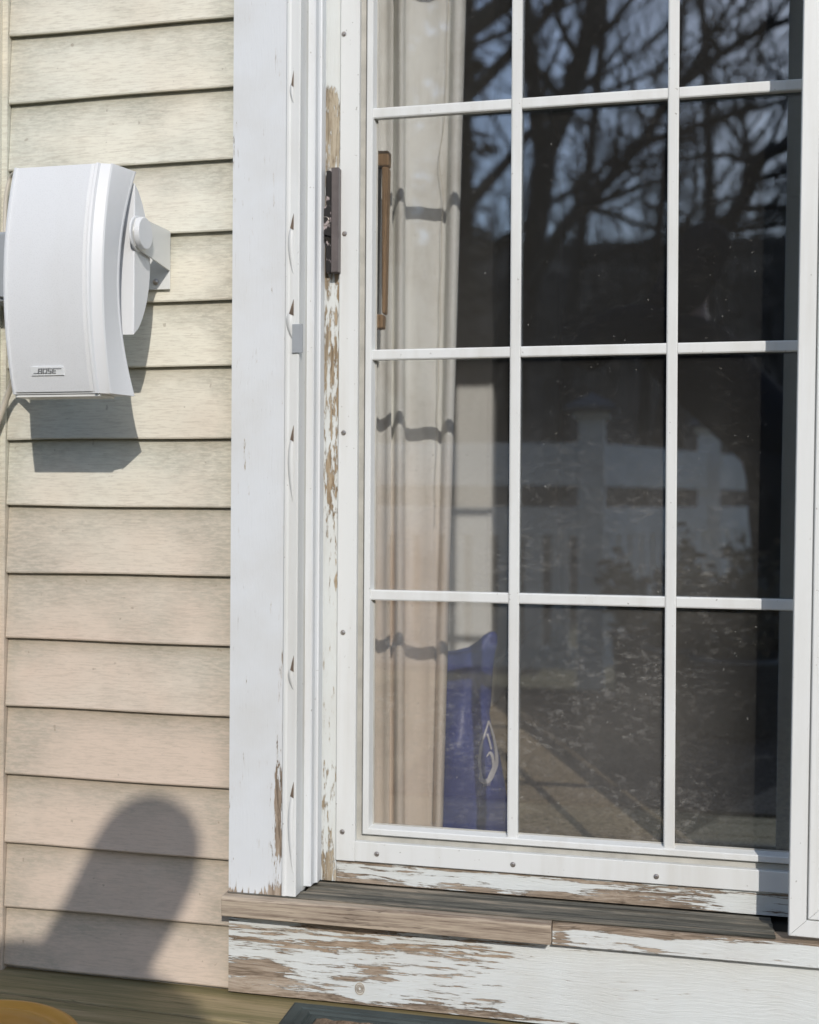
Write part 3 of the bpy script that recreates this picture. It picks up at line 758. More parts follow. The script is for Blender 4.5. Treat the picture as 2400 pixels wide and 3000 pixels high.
mx0, my1 = A.x, min(-.024, A.y); mx1, my0 = mx0 + .92, my1 - .85
def frame_flat(bm, x0, x1, y0, y1, prof):
    n = len(prof)
    loops = []
    for o, z in prof: loops.append([bm.verts.new(p) for p in ((x0 + o, y0 + o, z), (x1 - o, y0 + o, z), (x1 - o, y1 - o, z), (x0 + o, y1 - o, z))])
    for i in range(n):
        a, b = loops[i], loops[(i + 1) % n]
        for k in range(4): bm.faces.new((a[k], a[(k + 1) % 4], b[(k + 1) % 4], b[k]))
bm = BM(); frame_flat(bm, mx0, mx1, my0, my1, [(0, .001), (.001, .006), (.006, .0085), (.020, .0085), (.022, .0065), (.027, .0065), (.029, .0105), (.036, .0105), (.038, .007), (.043, .007), (.045, .0095), (.052, .0095), (.054, .003), (.03, .001)])
obj('mat_border', bm, M['rubber'], mat_)
bm = BM(); g = []
nx_, ny_ = 60, 36
for i in range(nx_ + 1):
    g.append([bm.verts.new((mx0 + .054 + (mx1 - mx0 - .108) * i / nx_, my0 + .054 + (my1 - my0 - .108) * j / ny_, .008 + rnd.random() * .003)) for j in range(ny_ + 1)])
for i in range(nx_):
    for j in range(ny_): bm.faces.new((g[i][j], g[i + 1][j], g[i + 1][j + 1], g[i][j + 1]))
obj('coir_pile', bm, M['coir'], mat_)
pr = .150; ztop = .105
def onz(u, v, z):
    d = at(u, v, 0) - Vector((0, -DIST, HC)); t = (z - HC) / d.z
    return Vector((0, -DIST, HC)) + d * t
pb = onz(70, 2935, ztop); pc = Vector((pb.x + .02, pb.y - pr + .004, 0))
pc.x = onz(236, 3000, .1).x - .106
pot = thing('flower_pot', 'ochre round flower pot with rolled rim on the deck', 'flower pot', (pc.x, pc.y, 0))
bm = BM(); lathe(bm, [(.085, .001), (.10, .004), (.122, .070), (.140, .086), (.149, .094), (pr, .100), (.148, .1055), (.142, .107), (.135, .1025), (.131, .1005), (.127, .103), (.1245, .104), (.1225, .104), (.1195, .096), (.104, .05)], pc, 72)
obj('pot_body', bm, M['pot'], pot, smooth=True)
bm = BM(); cyl(bm, (pc.x, pc.y, .0505), (pc.x, pc.y, .054), .1005, .100, 40); obj('pot_soil', bm, M['potsoil'], pot)

# ================================================================== inside the room
FZ = .160
bm = BM(); box(bm, -3, 3.6, .121, 6.0, FZ - .03, FZ); struct(obj('room_floor', bm, M['carpet'], None), 'beige flecked carpet behind the glass')
bm = BM()
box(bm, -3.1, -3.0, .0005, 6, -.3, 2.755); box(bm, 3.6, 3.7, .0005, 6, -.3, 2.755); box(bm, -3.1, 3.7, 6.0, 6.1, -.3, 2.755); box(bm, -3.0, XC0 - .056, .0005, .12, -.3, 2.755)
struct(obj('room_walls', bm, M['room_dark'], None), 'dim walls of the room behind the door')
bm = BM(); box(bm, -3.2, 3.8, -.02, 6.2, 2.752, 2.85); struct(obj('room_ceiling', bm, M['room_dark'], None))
cy = 1.80; cxr = X(1436, cy); cxl = cxr - .24
part = thing('interior_wall', 'sunlit partition wall with white end trim behind the curtain', 'wall', (cxr - .06, 2.5, FZ))
bm = BM(); box(bm, cxl + .01, cxr - .010, cy + .02, 4.2, FZ, 2.6); obj('wall_body', bm, M['drywall'], part)
bm = BM(); box(bm, cxl - .004, cxr, cy, cy + .018, FZ, 2.5); box(bm, cxr - .008, cxr + .006, cy - .004, cy + .08, FZ, 2.5); obj('end_trim', bm, M['trim_in'], part, bevel=.004)
bm = BM(); box(bm, cxr - .009, cxr + .010, cy + .085, 4.2, FZ, FZ + .12); obj('baseboard', bm, M['trim_in'], part, bevel=.003)

# curtain
cu_p = [(1050, 1050, .245), (1090, 1090, .240), (1104, 1104, .232), (1112, 1112, .240), (1130, 1130, .234), (1141, 1143, .222), (1144, 1147, .226), (1142, 1147, .258), (1146, 1152, .262), (1150, 1157, .240), (1155, 1162, .224), (1163, 1170, .214), (1171, 1180, .216), (1177, 1188, .228), (1179, 1191, .246), (1182, 1194, .256), (1200, 1206, .259), (1225, 1222, .261), (1250, 1240, .261), (1275, 1253, .260), (1296, 1266, .260), (1310, 1272, .270), (1314, 1274, .258), (1322, 1280, .242), (1334, 1288, .234), (1346, 1296, .238), (1356, 1302, .250), (1359, 1303, .262)]
bm = BM(); L = bm.verts.layers.float.new('tan_low'); cols = []
NV = 44
for ut, ub, yy in cu_p:
    c_ = []
    for j in range(NV + 1):
        z = .172 + (2.31 - .172) * j / NV
        v_ = CY - (z - HC) * F / (DIST + yy) * .98
        f_ = max(-.3, min(1.0, v_ / 2440))
        dy = .004 * math.sin(z * 5 + ut * .05)
        p = at(ut + (ub - ut) * f_ + v_ * 0, CY, yy + dy)
        v = bm.verts.new((p.x - (RHO - RHO) * 0, yy + dy, z)); v[L] = sstep(700, 2100, v_)
        c_.append(v)
    cols.append(c_)
for i in range(len(cols) - 1):
    for j in range(NV): bm.faces.new((cols[i][j], cols[i + 1][j], cols[i + 1][j + 1], cols[i][j + 1]))
ct = thing('curtain', 'off white vertical folded curtain gathered at the left of the glass', 'curtain', (-.4, .25, .172))
o = obj('curtain_cloth', bm, M['curtain'], ct, smooth=True); sm = o.modifiers.new('s', 'SOLIDIFY'); sm.thickness = .0012; sm.offset = 1
bm2 = BM(); L2 = bm2.verts.layers.float.new('tan_low'); prev = None
for i in range(121):
    x = .205 + 1.03 * i / 120; cur = []
    for j in range(13):
        z = .172 + (2.31 - .172) * j / 12
        v = bm2.verts.new((x, .155 + .022 * math.sin(i * .55) + .008 * math.sin(i * .21 + 1), z)); v[L2] = sstep(1.2, .3, z); cur.append(v)
    if prev:
        for j in range(12): bm2.faces.new((prev[j], cur[j], cur[j + 1], prev[j + 1]))
    prev = cur
ct2 = thing('curtain', 'drawn off white curtain closed behind the right hand door panel', 'curtain', (.7, .155, .172))
o = obj('curtain_cloth', bm2, M['curtain'], ct2, smooth=True); sm = o.modifiers.new('s', 'SOLIDIFY'); sm.thickness = .002
bm = BM(); P = []
for i in range(60):
    v_ = -20 + 1560 * i / 59
    u_ = 1313 - 40 * v_ / 1540 + 1.5 * math.sin(i * .9) - 13 * blob(i, 0, 18, 0, 3, 1)
    P.append(at(u_, v_, .247))
tube(bm, P, .0005, 5); obj('loose_thread', bm, M['cable'], ct)

# blue bag
bagrows = [(1852, 1432, 1450), (1862, 1416, 1456), (1880, 1397, 1457), (1896, 1372, 1455), (1908, 1330, 1452), (1914, 1240, 1450), (1960, 1240, 1443), (2020, 1240, 1438), (2060, 1240, 1436), (2090, 1240, 1433), (2130, 1240, 1441), (2180, 1240, 1453), (2220, 1240, 1465), (2300, 1240, 1479), (2370, 1240, 1487), (2420, 1240, 1489), (2452, 1242, 1480), (2482, 1246, 1462)]
bg_ = thing('shopping_bag', 'blue bag with white teardrop print slumped behind the curtain', 'bag', (at(1370, 2450, .36).x, .36, FZ))
BY = .36
def bagy(u, v, ul, ur, side):
    s = (u - ul) / max(1, ur - ul); b = math.sin(math.pi * min(1, max(0, s))) ** .6
    th = .012 + .055 * sstep(1880, 2350, v)
    return BY + side * (.003 + th * b) + .008 * math.sin(u * .05 + v * .012) + .006 * math.sin(v * .03 + u * .02)
bm = BM(); n = 14; F_ = []; B_ = []
for v, ul, ur in bagrows:
    F_.append([bm.verts.new(at(ul + (ur - ul) * i / n, v, bagy(ul + (ur - ul) * i / n, v, ul, ur, -1))) for i in range(n + 1)])
    B_.append([bm.verts.new(at(ul + (ur - ul) * i / n, v, BY) + Vector((0, bagy(ul + (ur - ul) * i / n, v, ul, ur, 1) - BY, 0))) for i in range(n + 1)])
for G in (F_, B_):
    for i in range(len(G) - 1):
        for j in range(n): bm.faces.new((G[i][j], G[i][j + 1], G[i + 1][j + 1], G[i + 1][j]))
for i in range(len(F_) - 1):
    for j in (0, n): bm.faces.new((F_[i][j], F_[i + 1][j], B_[i + 1][j], B_[i][j]))
for i in (0, -1):
    for j in range(n): bm.faces.new((F_[i][j], F_[i][j + 1], B_[i][j + 1], B_[i][j]))
o = obj('bag_body', bm, M['bag'], bg_, smooth=True)
def bag_at(u, v):
    for (v0, l0, r0), (v1, l1, r1) in zip(bagrows, bagrows[1:]):
        if v0 <= v <= v1:
            t = (v - v0) / (v1 - v0); return at(u, v, bagy(u, v, l0 + (l1 - l0) * t, r0 + (r1 - r0) * t, -1) - .004)
    return at(u, v, BY - .06)
def ribbon(bm, pts, ws):
    prev = None
    P = [Vector(p) for p in pts]
    for i, (u, v) in enumerate(pts):
        a = Vector(pts[max(i - 1, 0)]); b = Vector(pts[min(i + 1, len(pts) - 1)]); t = (b - a).normalized(); nrm = Vector((-t.y, t.x))
        w_ = ws[i] if isinstance(ws, list) else ws
        q0 = bag_at(u + nrm.x * w_, v + nrm.y * w_); q1 = bag_at(u - nrm.x * w_, v - nrm.y * w_)
        cur = [bm.verts.new(q) for q in (q0, q1, q1 + Vector((0, .0012, 0)), q0 + Vector((0, .0012, 0)))]
        if prev:
            for k in range(4): bm.faces.new((prev[k], prev[(k + 1) % 4], cur[(k + 1) % 4], cur[k]))
        prev = cur
def spl2(P, n=6): return [(p.x, p.y) for p in spline([Vector((a, b, 0)) for a, b in P], n)]
bm = BM()
o1 = spl2([(1432, 2112), (1424, 2140), (1410, 2185), (1405, 2225), (1405, 2260), (1409, 2282), (1420, 2290), (1434, 2284), (1446, 2262), (1455, 2235), (1454, 2200), (1448, 2165), (1440, 2135), (1432, 2112)])
m_ = len(o1); ribbon(bm, o1, [2.2 + 4.5 * math.sin(math.pi * i / (m_ - 1)) ** 2 for i in range(m_)])
ribbon(bm, spl2([(1425, 2218), (1436, 2205), (1444, 2220), (1445, 2248), (1434, 2272), (1428, 2284)]), [.8, 1, 1.5, 2, 2.5, 3, 3.5, 3.5, 3.5, 4, 4, 4, 4, 4, 4, 4, 3.5, 3.5, 3.5, 3.5, 3.5, 3, 3, 3, 3, 2.5, 2, 1.5, 1, 1, .8][:31])
ribbon(bm, spl2([(1428, 2150), (1434, 2170), (1440, 2195)]), 2.2)
for k in range(4): ribbon(bm, [(1418 + k * 6, 2296 - k * 1.5), (1416 + k * 6, 2306 - k * 1.5)], 1.)
six = spl2([(1403, 2215), (1396, 2212), (1394, 2220), (1399, 2224), (1402, 2219), (1396, 2216)]); ribbon(bm, six, .8)
ribbon(bm, spl2([(1405, 2178), (1401, 2173), (1403, 2182), (1398, 2180)]), .7)
obj('bag_print', bm, M['print'], o)

# ================================================================== outside, seen in the glass
bm = BM()
def gz(x, y): return -.6 - .004 * abs(y) + (max(0, -y - 9) ** 1.15) * .165 * (1 + .25 * mnoise.noise(Vector((x * .06, y * .06, 0)))) + .25 * mnoise.noise(Vector((x * .2, y * .2, 3)))
gx, gy = 70, 60; g = []
for i in range(gx + 1):
    r_ = []
    for j in range(gy + 1):
        x = -110 + 220 * i / gx; y = 30 - 150 * (j / gy)
        z = gz(x, y) if y < -9 else -.6 - .0 * y
        r_.append(bm.verts.new((x, y, min(z, 16))))
    g.append(r_)
for i in range(gx):
    for j in range(gy): bm.faces.new((g[i][j], g[i + 1][j], g[i + 1][j + 1], g[i][j + 1]))
struct(obj('ground', bm, M['hill'], None, smooth=True), 'brown wooded hillside rising beyond the yard')

P1 = Vector((ref(1735, 1300, -3.1).x, -3.1, 0)); stepv = Vector((.518, -1.14, 0))
posts = [P1 + Vector((-1.9, 0, 0)), P1, P1 + stepv, P1 + stepv * 2, P1 + stepv * 3]
RT_ = 1.05
def railing(name, label, p_list, own):
    t = thing(name, label, 'railing', p_list[0])
    bmw = BM(); bml = BM(); bmp = BM()
    for a, b in zip(p_list, p_list[1:]):
        d = (b - a); Ln = d.length; d.normalize(); nn = Vector((-d.y, d.x, 0))
        def bx(bm, s0, s1, o0, o1, z0, z1):
            vs = []
            for s in (s0, s1):
                for o_ in (o0, o1):
                    for z in (z0, z1): vs.append(bm.verts.new(a + d * s + nn * o_ + Vector((0, 0, z))))
            for q in ((0, 1, 3, 2), (4, 6, 7, 5), (0, 4, 5, 1), (2, 3, 7, 6), (0, 2, 6, 4), (1, 5, 7, 3)): bm.faces.new([vs[i] for i in q])
        bx(bmw, .062, Ln - .062, -.02, .02, RT_ - .185, RT_); bx(bml, .062, Ln - .062, -.018, .018, RT_ - .40, RT_ - .275); bx(bml, .062, Ln - .062, -.018, .018, .08, .17)
        s = .12
        while s < Ln - .12:
            bx(bmp, s, s + .075, -.017, .017, .172, RT_ - .402); s += .115
    obj('top_board', bmw, M['fencegrey'], t); obj('lower_board', bml, M['fencegrey'], t); obj('pickets', bmp, M['fencegrey'], t)
    for p in own:
        bm = BM(); box(bm, p.x - .055, p.x + .055, p.y - .055, p.y + .055, 0, RT_ + .10); po = obj('railing_post', bm, M['fencegrey'], t, bevel=.004)
        bm = BM(); box(bm, p.x - .075, p.x + .075, p.y - .075, p.y + .075, RT_ + .1004, RT_ + .128); obj('cap_moulding', bm, M['fencegrey'], po, bevel=.008)
        bm = BM(); zc_ = RT_ + .1285; a = .11
        vs = [bm.verts.new((p.x + sx_ * a, p.y + sy_ * a, zc_)) for sx_, sy_ in ((-1, -1), (1, -1), (1, 1), (-1, 1))] + [bm.verts.new((p.x + sx_ * a, p.y + sy_ * a, zc_ + .02)) for sx_, sy_ in ((-1, -1), (1, -1), (1, 1), (-1, 1))]
        ap = bm.verts.new((p.x, p.y, zc_ + .085))
        bm.faces.new(vs[:4][::-1])
        for k in range(4): bm.faces.new((vs[k], vs[(k + 1) % 4], vs[4 + (k + 1) % 4], vs[4 + k])); bm.faces.new((vs[4 + k], vs[4 + (k + 1) % 4], ap))
        obj('post_cap', bm, M['capmetal'], po)
    return t
railing('deck_railing', 'white painted deck railing running parallel to the house wall', posts[:2], posts[:2])
railing('deck_railing', 'white painted deck railing running away from the house with three capped posts', posts[1:], posts[2:])
bm = BM(); box(bm, -.6, 3.2, -6.4, -3.42, -.033, -.002); struct(obj('deck_platform', bm, M['deck'], None))

# trees
def sunny(p):
    x, z = p.x + SUN.x * p.y, p.z + SUN.z * p.y
    return -1.6 < x < .8 and -.3 < z < 2.2
def branch(bm, p, d, length, r, depth, rnd, up=.12, spread=.6, seg=6, sides=6, minr=.004):
    pts = [p.copy()]; rr = [r]; cur = p.copy(); dd = d.normalized()
    for i in range(seg):
        j = Vector((rnd.uniform(-1, 1), rnd.uniform(-1, 1), rnd.uniform(-1, 1))) * .16
        dd = (dd + j + Vector((0, 0, up * .35))).normalized()
        cur = cur + dd * (length / seg)
        if sunny(cur) and rnd.random() < .8: break
        pts.append(cur.copy()); rr.append(max(minr * .6, r * (1 - .62 * (i + 1) / seg)))
    if len(pts) < 2: return
    tube(bm, pts, rr, sides if r > .03 else 4)
    if depth <= 0 or len(pts) < 4: return
    seg = len(pts) - 1
    nb = rnd.randint(3, 5)
    for k in range(nb):
        i = rnd.randint(2, seg); q = pts[i]; base = (pts[i] - pts[i - 1]).normalized()
        side = Vector((rnd.uniform(-1, 1), rnd.uniform(-1, 1), rnd.uniform(-.35, .7))).normalized()
        nd = (base * (1 - spread * .6) + side * spread).normalized()
        branch(bm, q, nd, length * rnd.uniform(.5, .8), max(minr, rr[i] * rnd.uniform(.5, .75)), depth - 1, rnd, up, spread, 5, 5, minr)
def tree(base, h, r, seed, label, lean=(0, 0), depth=4, lo=.3, nl=9, group='bare trees beyond the deck'):
    rnd = random.Random(seed); t = thing('bare_tree', label, 'tree', base, group)
    bm = BM(); p = Vector(base); pts = []; rr = []
    for i in range(11):
        s = i / 10; pts.append(p + Vector((lean[0] * s * h + .12 * math.sin(s * 5 + seed), lean[1] * s * h, h * s - .2))); rr.append(r * (1 - .75 * s) * (1.35 if i == 0 else 1))
    tube(bm, pts, rr, 10); obj('trunk', bm, M['bark'], t, smooth=True)
    bm = BM()
    for k in range(nl):
        s = lo + (1 - lo) * (k + rnd.random() * .6) / nl; i = min(9, int(s * 10)); q = pts[i].lerp(pts[i + 1], s * 10 - i)
        a = rnd.uniform(0, 6.28); d = Vector((math.cos(a), math.sin(a), rnd.uniform(.25, .9)))
        branch(bm, q, d, h * rnd.uniform(.28, .42) * (1.25 - .6 * s), rr[i] * rnd.uniform(.4, .6), depth, rnd)
    obj('branches', bm, M['bark'], t, smooth=True)
# the near tree whose limbs cross the right hand panes: traced main limbs, each at its own distance
def traced(base_y, limbs, seed, label, trunk):
    rnd = random.Random(seed)
    P = [ref(u, v, base_y) for u, v in trunk[0]]
    t = thing('bare_tree', label, 'tree', (P[0].x, base_y, P[0].z), 'bare trees beyond the deck')
    bm = BM(); n_ = len(P); sp_ = spline(P, 6); tube(bm, sp_, [trunk[1] + (trunk[2] - trunk[1]) * i / (len(sp_) - 1) for i in range(len(sp_))], 10); obj('trunk', bm, M['bark'], t, smooth=True)
    bm = BM()
    for pts, r0, r1, dy in limbs:
        Q = [ref(u, v, base_y + dy * i / len(pts)) for i, (u, v) in enumerate(pts)]; S = spline(Q, 5)
        R_ = [r0 + (r1 - r0) * i / (len(S) - 1) for i in range(len(S))]; tube(bm, S, R_, 7)
        for i in range(3, len(S), 2):
            base = (S[i] - S[i - 1]).normalized(); side = Vector((rnd.uniform(-1, 1), rnd.uniform(-1, 1), rnd.uniform(-.2, .9)))
            branch(bm, S[i], (base * .6 + side * .7).normalized(), rnd.uniform(.4, .95), max(.006, R_[i] * .5), 2, rnd, .1, .6, 5, 4, .004)
    obj('branches', bm, M['bark'], t, smooth=True)
traced(-7.0, [([(1540, 860), (1640, 680), (1712, 604), (1790, 520), (1880, 415), (1940, 320), (2010, 230), (2110, 160), (2230, 90), (2350, 45)], .060, .030, -.8),
              ([(1712, 606), (1800, 575), (1880, 545), (1960, 525)], .035, .012, -.6),
              ([(1880, 415), (1960, 395), (2080, 355), (2200, 320), (2350, 275)], .035, .016, .6),
              ([(1712, 604), (1800, 630), (1900, 665), (2010, 670)], .028, .010, .4),
              ([(2010, 230), (2110, 60), (2180, -60)], .03, .014, -.5),
              ([(2110, 160), (2060, 40), (2020, -80)], .02, .008, .4)], 4, 'bare tree with long slanting fork limbs crossing the panes', ([(1380, 1500), (1440, 1050), (1540, 860)], .12, .065))
traced(-6.2, [([(2190, 560), (2210, 480), (2290, 430), (2400, 395)], .06, .04, .3),
              ([(2185, 545), (2240, 520), (2330, 500), (2400, 490)], .03, .02, -.3),
              ([(2200, 480), (2130, 455), (2030, 460), (1960, 480)], .025, .008, -.5),
              ([(2150, 620), (2050, 680), (2000, 760)], .03, .012, .5),
              ([(2160, 610), (2260, 610), (2380, 590)], .03, .015, .5),
              ([(2120, 680), (2250, 660), (2400, 640)], .025, .015, .5)], 9, 'bare tree with thick dark crotch at the right hand panes', ([(1930, 1300), (2010, 960), (2100, 720), (2190, 560)], .06, .055))
traced(-8.6, [([(1600, 450), (1680, 250), (1725, 80), (1760, -150)], .10, .08, .3), ([(1590, 480), (1560, 250), (1540, 50), (1520, -200)], .085, .07, -.3), ([(1655, 300), (1560, 180), (1480, 20)], .05, .03, .3),
              ([(1700, 160), (1800, 60), (1900, -80)], .04, .02, .5)], 12, 'bare tree with two heavy dark trunks behind the first mullion', ([(1480, 1350), (1540, 900), (1600, 450)], .13, .11))
rnd = random.Random(21)
for i, (u, Y, h, r, l) in enumerate(((1405, -11, 9, .20, -.02), (1890, -13, 9, .10, .05), (1650, -16, 11, .14, .06), (2080, -17, 11, .13, -.03), (1450, -18, 12, .13, .05), (1040, -5.2, 9, .20, .03), (1180, -7.0, 10, .22, -.02), (1310, -9.5, 10, .20, .02))):
    b = ref(u, 1465, Y); kinds = ['tall bare tree', 'slim bare tree', 'leaning bare tree', 'forked bare tree', 'twiggy bare tree']
    tree((b.x, Y, gz(b.x, Y) if Y < -9 else -.6), h, r, 40 + i, kinds[i % 5] + ' on the slope behind the deck railing, number %d from the left by distance' % (i + 1) if False else ['tall thick bare tree on the slope at the left of the glass', 'slim bare tree on the slope behind the second railing post', 'twiggy bare tree far up the slope behind the first railing post', 'twiggy bare tree far up the slope behind the second railing post', 'far bare tree up the slope behind the curtain edge', 'thick bare trunk close behind the deck at the far left', 'thick bare trunk leaning back, second from the left end', 'thick bare trunk behind the curtain edge, third from the left end'][i], (l, 0), 3, .3, 7)
# evergreen added at the deck's left to cover bright sky in the glass
rnd = random.Random(8); b = ref(1170, 1465, -7.6); ev = thing('added_evergreen', 'added narrow dark evergreen left of the deck railing', 'tree', (b.x, b.y, -.6))
bm = BM(); cyl(bm, (b.x, b.y, -.7), (b.x, b.y, 8.2), .14, .03, 10); obj('trunk', bm, M['bark'], ev, smooth=True)
bm = BM()
for k in range(9000):
    z = -.2 + 8.6 * rnd.random() ** 1.1; R0_ = .95 * (1 - (z + .2) / 9.2) ** .6; a = rnd.uniform(0, 6.283); rr_ = R0_ * rnd.random() ** .5 * (1 + .2 * math.sin(z * 9 + a * 3))
    c = Vector((b.x + rr_ * math.cos(a), b.y + rr_ * math.sin(a), z)); d = Vector((math.cos(a), math.sin(a), rnd.uniform(-.5, .2))).normalized() * rnd.uniform(.08, .18)
    e_ = Vector((-math.sin(a), math.cos(a), rnd.uniform(-.3, .3))) * rnd.uniform(.02, .05)
    if sunny(c): continue
    bm.faces.new([bm.verts.new(q) for q in (c - d * .3 - e_, c + d, c - d * .3 + e_)])
obj('crown', bm, M['needle'], ev)
# mass of thin trunks on the slope
bm = BM(); rnd = random.Random(77)
for i in range(1300):
    x = rnd.uniform(-30, 32); y = rnd.uniform(-60, -17); z = gz(x, y); h = rnd.uniform(1.0, 3.0) * (1 + max(0, -y - 20) / 16); r = rnd.uniform(.02, .07)
    lean = Vector((rnd.uniform(-.25, .25), rnd.uniform(-.2, .2), 1)) * h
    tube(bm, [Vector((x, y, z - .3)), Vector((x, y, z)) + lean * .5, Vector((x, y, z)) + lean], [r, r * .7, r * .2], 4)
    for k in range(7):
        q = Vector((x, y, z)) + lean * rnd.uniform(.3, .9); tube(bm, [q, q + Vector((rnd.uniform(-1, 1), rnd.uniform(-1, 1), rnd.uniform(.2, 1))) * h * .28], [r * .4, r * .15], 3)
o = obj('woods', bm, M['bark'], None); o['kind'] = 'stuff'; o['label'] = 'mass of thin bare trunks covering the dark hillside'

# potted plant with dead stems by the railing
bm = BM(); box(bm, -.75, 1.9, -3.0, -1.15, .001, .009); tag(obj('added_rug', bm, M['rug'], None), 'added charcoal rug darkening the deck as mirrored in the glass', 'rug')  # rug added to darken the deck reflected in the door glass
for i, (u, Y, hs, lab) in enumerate(((2010, -2.45, .34, 'low grey planter of dry stems nearest the railing corner post'), (2160, -2.2, .50, 'tall grey planter of bushy dry stems on the rug'), (2290, -2.75, .46, 'grey planter of dry stems beside the second railing post'), (1900, -2.85, .40, 'grey planter of dry stems against the railing pickets'))):
    rnd = random.Random(3 + i); pp = ref(u, 2250, Y); pp.z = .009
    pl = thing('potted_plant', lab, 'plant', (pp.x, pp.y, .009), 'planters of dry stems on the deck')
    bm = BM(); lathe(bm, [(.10, .001), (.13, .01), (.15, .24), (.165, .25), (.165, .27), (.14, .27), (.13, .22)], pp, 32); obj('planter', bm, M['capmetal'], pl, smooth=True)
    bm = BM()
    for k in range(60):
        a = rnd.uniform(0, 6.28); sp_ = rnd.uniform(.1, .6); d = Vector((math.cos(a) * sp_, math.sin(a) * sp_, 1)); L_ = rnd.uniform(.4, 1) * hs; q0 = pp + Vector((math.cos(a) * .08, math.sin(a) * .08, .22))
        tube(bm, [q0, q0 + d * L_ * .5, q0 + d * L_], [.003, .002, .001], 4)
        for j in range(9):
            c = q0 + d * L_ * rnd.uniform(.25, 1); e1 = Vector((rnd.uniform(-1, 1), rnd.uniform(-1, 1), rnd.uniform(-.6, .4))).normalized() * rnd.uniform(.03, .07); e2 = e1.orthogonal().normalized() * .016
            vv = [bm.verts.new(c + x) for x in (-e1 * .1, e1 * .5 + e2, e1, e1 * .5 - e2)]; bm.faces.new(vv)
    obj('dry_foliage', bm, M['leaf'], pl)

# ================================================================== photographer (behind the camera)
def skin_mesh(name, nodes, edges, m, parent, sub=2, root=0):
    me = bpy.data.meshes.new(name); off = wl(parent) if parent else Vector((0, 0, 0))
    me.from_pydata([Vector(n_[0]) - off for n_ in nodes], edges, [])
    o = bpy.data.objects.new(name, me); COL.objects.link(o); o.parent = parent
    me.materials.append(m)
    md = o.modifiers.new('skin', 'SKIN'); md.use_smooth_shade = True
    for i, n_ in enumerate(nodes):
        r = n_[1]; me.skin_vertices[0].data[i].radius = (r, r) if not isinstance(r, tuple) else r
        me.skin_vertices[0].data[i].use_root = (i == root)
    s_ = o.modifiers.new('sub', 'SUBSURF'); s_.levels = sub; s_.render_levels = sub
    return o
HB = Vector((-.088, -2.49, 0))                                   # stands behind the camera, back to the house
def W(x, y, z): return Vector((HB.x + x, HB.y - y, z))
per = thing('person', 'person in dark hooded jacket leaning sideways with back to the house', 'person', (HB.x, HB.y, 0))
N = []; E = []
def nd(p, r, par=None):
    N.append((p, r)); i = len(N) - 1
    if par is not None: E.append((par, i))
    return i
pel = nd(W(.52, -.02, .95), .13); ab = nd(W(.40, .0, 1.09), .12, pel); ch = nd(W(.21, .01, 1.27), .13, ab); nb = nd(W(.10, .02, 1.44), .085, ch)
nk = nd(W(.145, .03, 1.54), .056, nb); hd1 = nd(W(.175, .05, 1.61), .068, nk); hd2 = nd(W(.195, .05, 1.69), .080, hd1); hd3 = nd(W(.215, .05, 1.76), .074, hd2); hd4 = nd(W(.225, .045, 1.80), .045, hd3)
nose = nd(W(.185, .155, 1.66), .012, hd2)
ARM = {-1: [(-.01, -.05, 1.455), (-.13, -.10, 1.42), (-.25, .02, 1.34), (-.10, .17, 1.50), (-.04, .21, 1.55)],
       1: [(.21, .02, 1.37), (.29, .0, 1.31), (.42, .06, 1.09), (.44, .22, .94), (.44, .29, .91)]}
LEG = {-1: [(.44, -.02, .90), (.46, .02, .48), (.49, .0, .10)], 1: [(.61, -.02, .90), (.72, .02, .49), (.80, .0, .10)]}
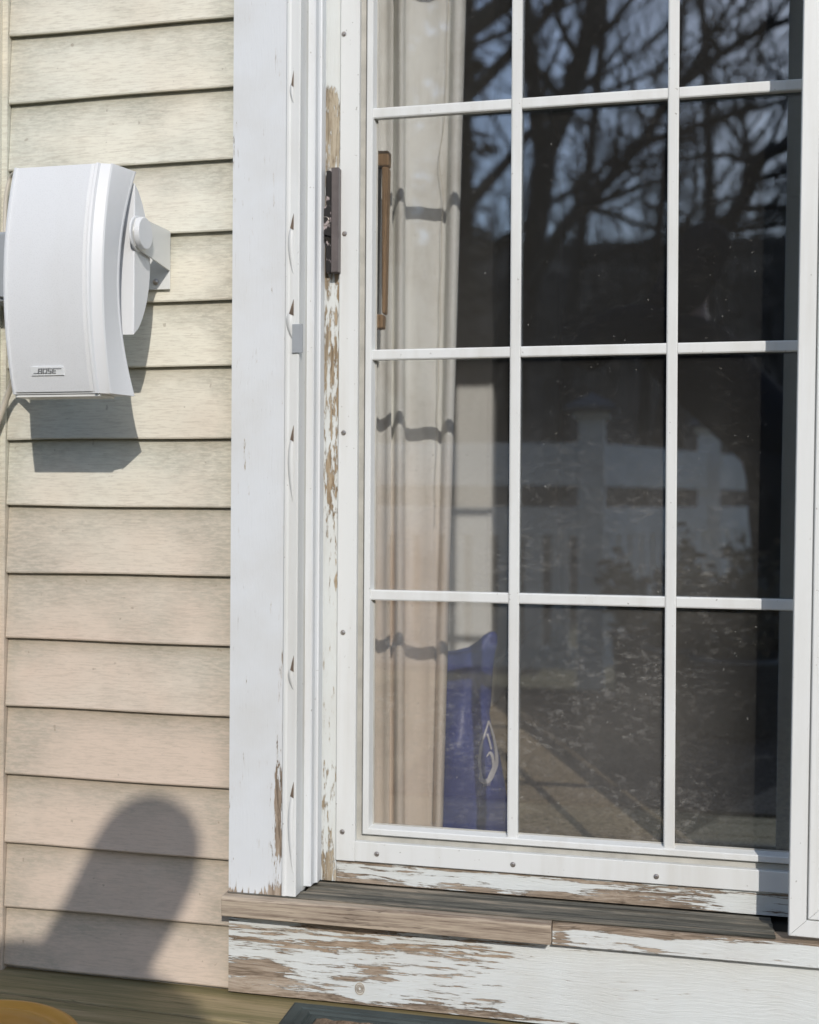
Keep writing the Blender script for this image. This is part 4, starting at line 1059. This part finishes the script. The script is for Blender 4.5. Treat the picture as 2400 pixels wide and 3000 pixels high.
for sd in (-1, 1):
    A_ = ARM[sd]; sh = nd(W(*A_[0]), .068, nb); so_ = nd(W(*A_[1]), .058, sh); el_ = nd(W(*A_[2]), .043, so_); wr = nd(W(*A_[3]), .028, el_); pm = nd(W(*A_[4]), .030, wr)
    px_, py_, pz_ = A_[4]
    for k in range(4):
        off = (k - 1.5) * .019; ln = (.030, .034, .032, .025)[k]
        a = nd(W(px_ + off, py_ + .035, pz_ - .004), .009, pm); b = nd(W(px_ + off, py_ + .035 + ln, pz_ - .017), .0085, a); nd(W(px_ + off, py_ + .04 + ln * 1.4, pz_ - .044), .0075, b)
    th = nd(W(px_ - .035 * sd, py_ + .005, pz_ - .006), .010, pm); nd(W(px_ - .05 * sd, py_ + .04, pz_ - .016), .008, th)
    G_ = LEG[sd]; hp_ = nd(W(*G_[0]), .095, pel); kn = nd(W(*G_[1]), .060, hp_); an = nd(W(*G_[2]), .042, kn); f1 = nd(W(G_[2][0] + .005, .06, .045), .036, an); nd(W(G_[2][0] + .01, .16, .035), .03, f1)
body = skin_mesh('body', N, E, M['skin'], per)
def clothes(name, keep, add, m):
    idx = {k: i for i, k in enumerate(keep)}
    nodes = [(N[k][0], N[k][1] + add) for k in keep]; ed = [(idx[a], idx[b]) for a, b in E if a in idx and b in idx]
    return skin_mesh(name, nodes, ed, m, per)
arms = [i for i in range(len(N))]
jk = [pel, ab, ch, nb]; tr_ = [pel]
import itertools
ch_of = {}
for a, b in E: ch_of.setdefault(a, []).append(b)
for s_ in ch_of[nb]:
    if s_ != nk: jk += [s_, ch_of[s_][0], ch_of[ch_of[s_][0]][0], ch_of[ch_of[ch_of[s_][0]][0]][0]]
for s_ in ch_of[pel]:
    if s_ != ab: tr_ += [s_, ch_of[s_][0], ch_of[ch_of[s_][0]][0]]
clothes('jacket', jk, .034, M['coat']); clothes('trousers', tr_, .016, M['trousers'])
gl_ = []
for s_ in ch_of[nb]:
    if s_ != nk:
        w_ = ch_of[ch_of[ch_of[s_][0]][0]][0]
        st_ = [w_]; keep = []
        while st_: q_ = st_.pop(); keep.append(q_); st_ += ch_of.get(q_, [])
        clothes('glove', keep, .004, M['coat'])
hoodn = [(W(.045, -.02, 1.46), .115), (W(.115, -.005, 1.57), .100), (W(.180, .0, 1.69), .106), (W(.215, .02, 1.77), .102), (W(.230, .03, 1.825), .058)]
skin_mesh('hood', hoodn, [(0, 1), (1, 2), (2, 3), (3, 4)], M['coat'], per)
for sd in (-1, 1):
    bm = BM(); bmesh.ops.create_uvsphere(bm, u_segments=10, v_segments=8, radius=.011, matrix=Matrix.Translation(W(.187 + .032 * sd, .122, 1.685))); obj('eye', bm, M['black'], per, smooth=True)
    g_ = LEG[sd][2]
    skin_mesh('shoe', [(W(g_[0] + .0, -.03, .05), .046), (W(g_[0] + .005, .06, .045), .046), (W(g_[0] + .01, .17, .036), .036)], [(0, 1), (1, 2)], M['shoe'], per)
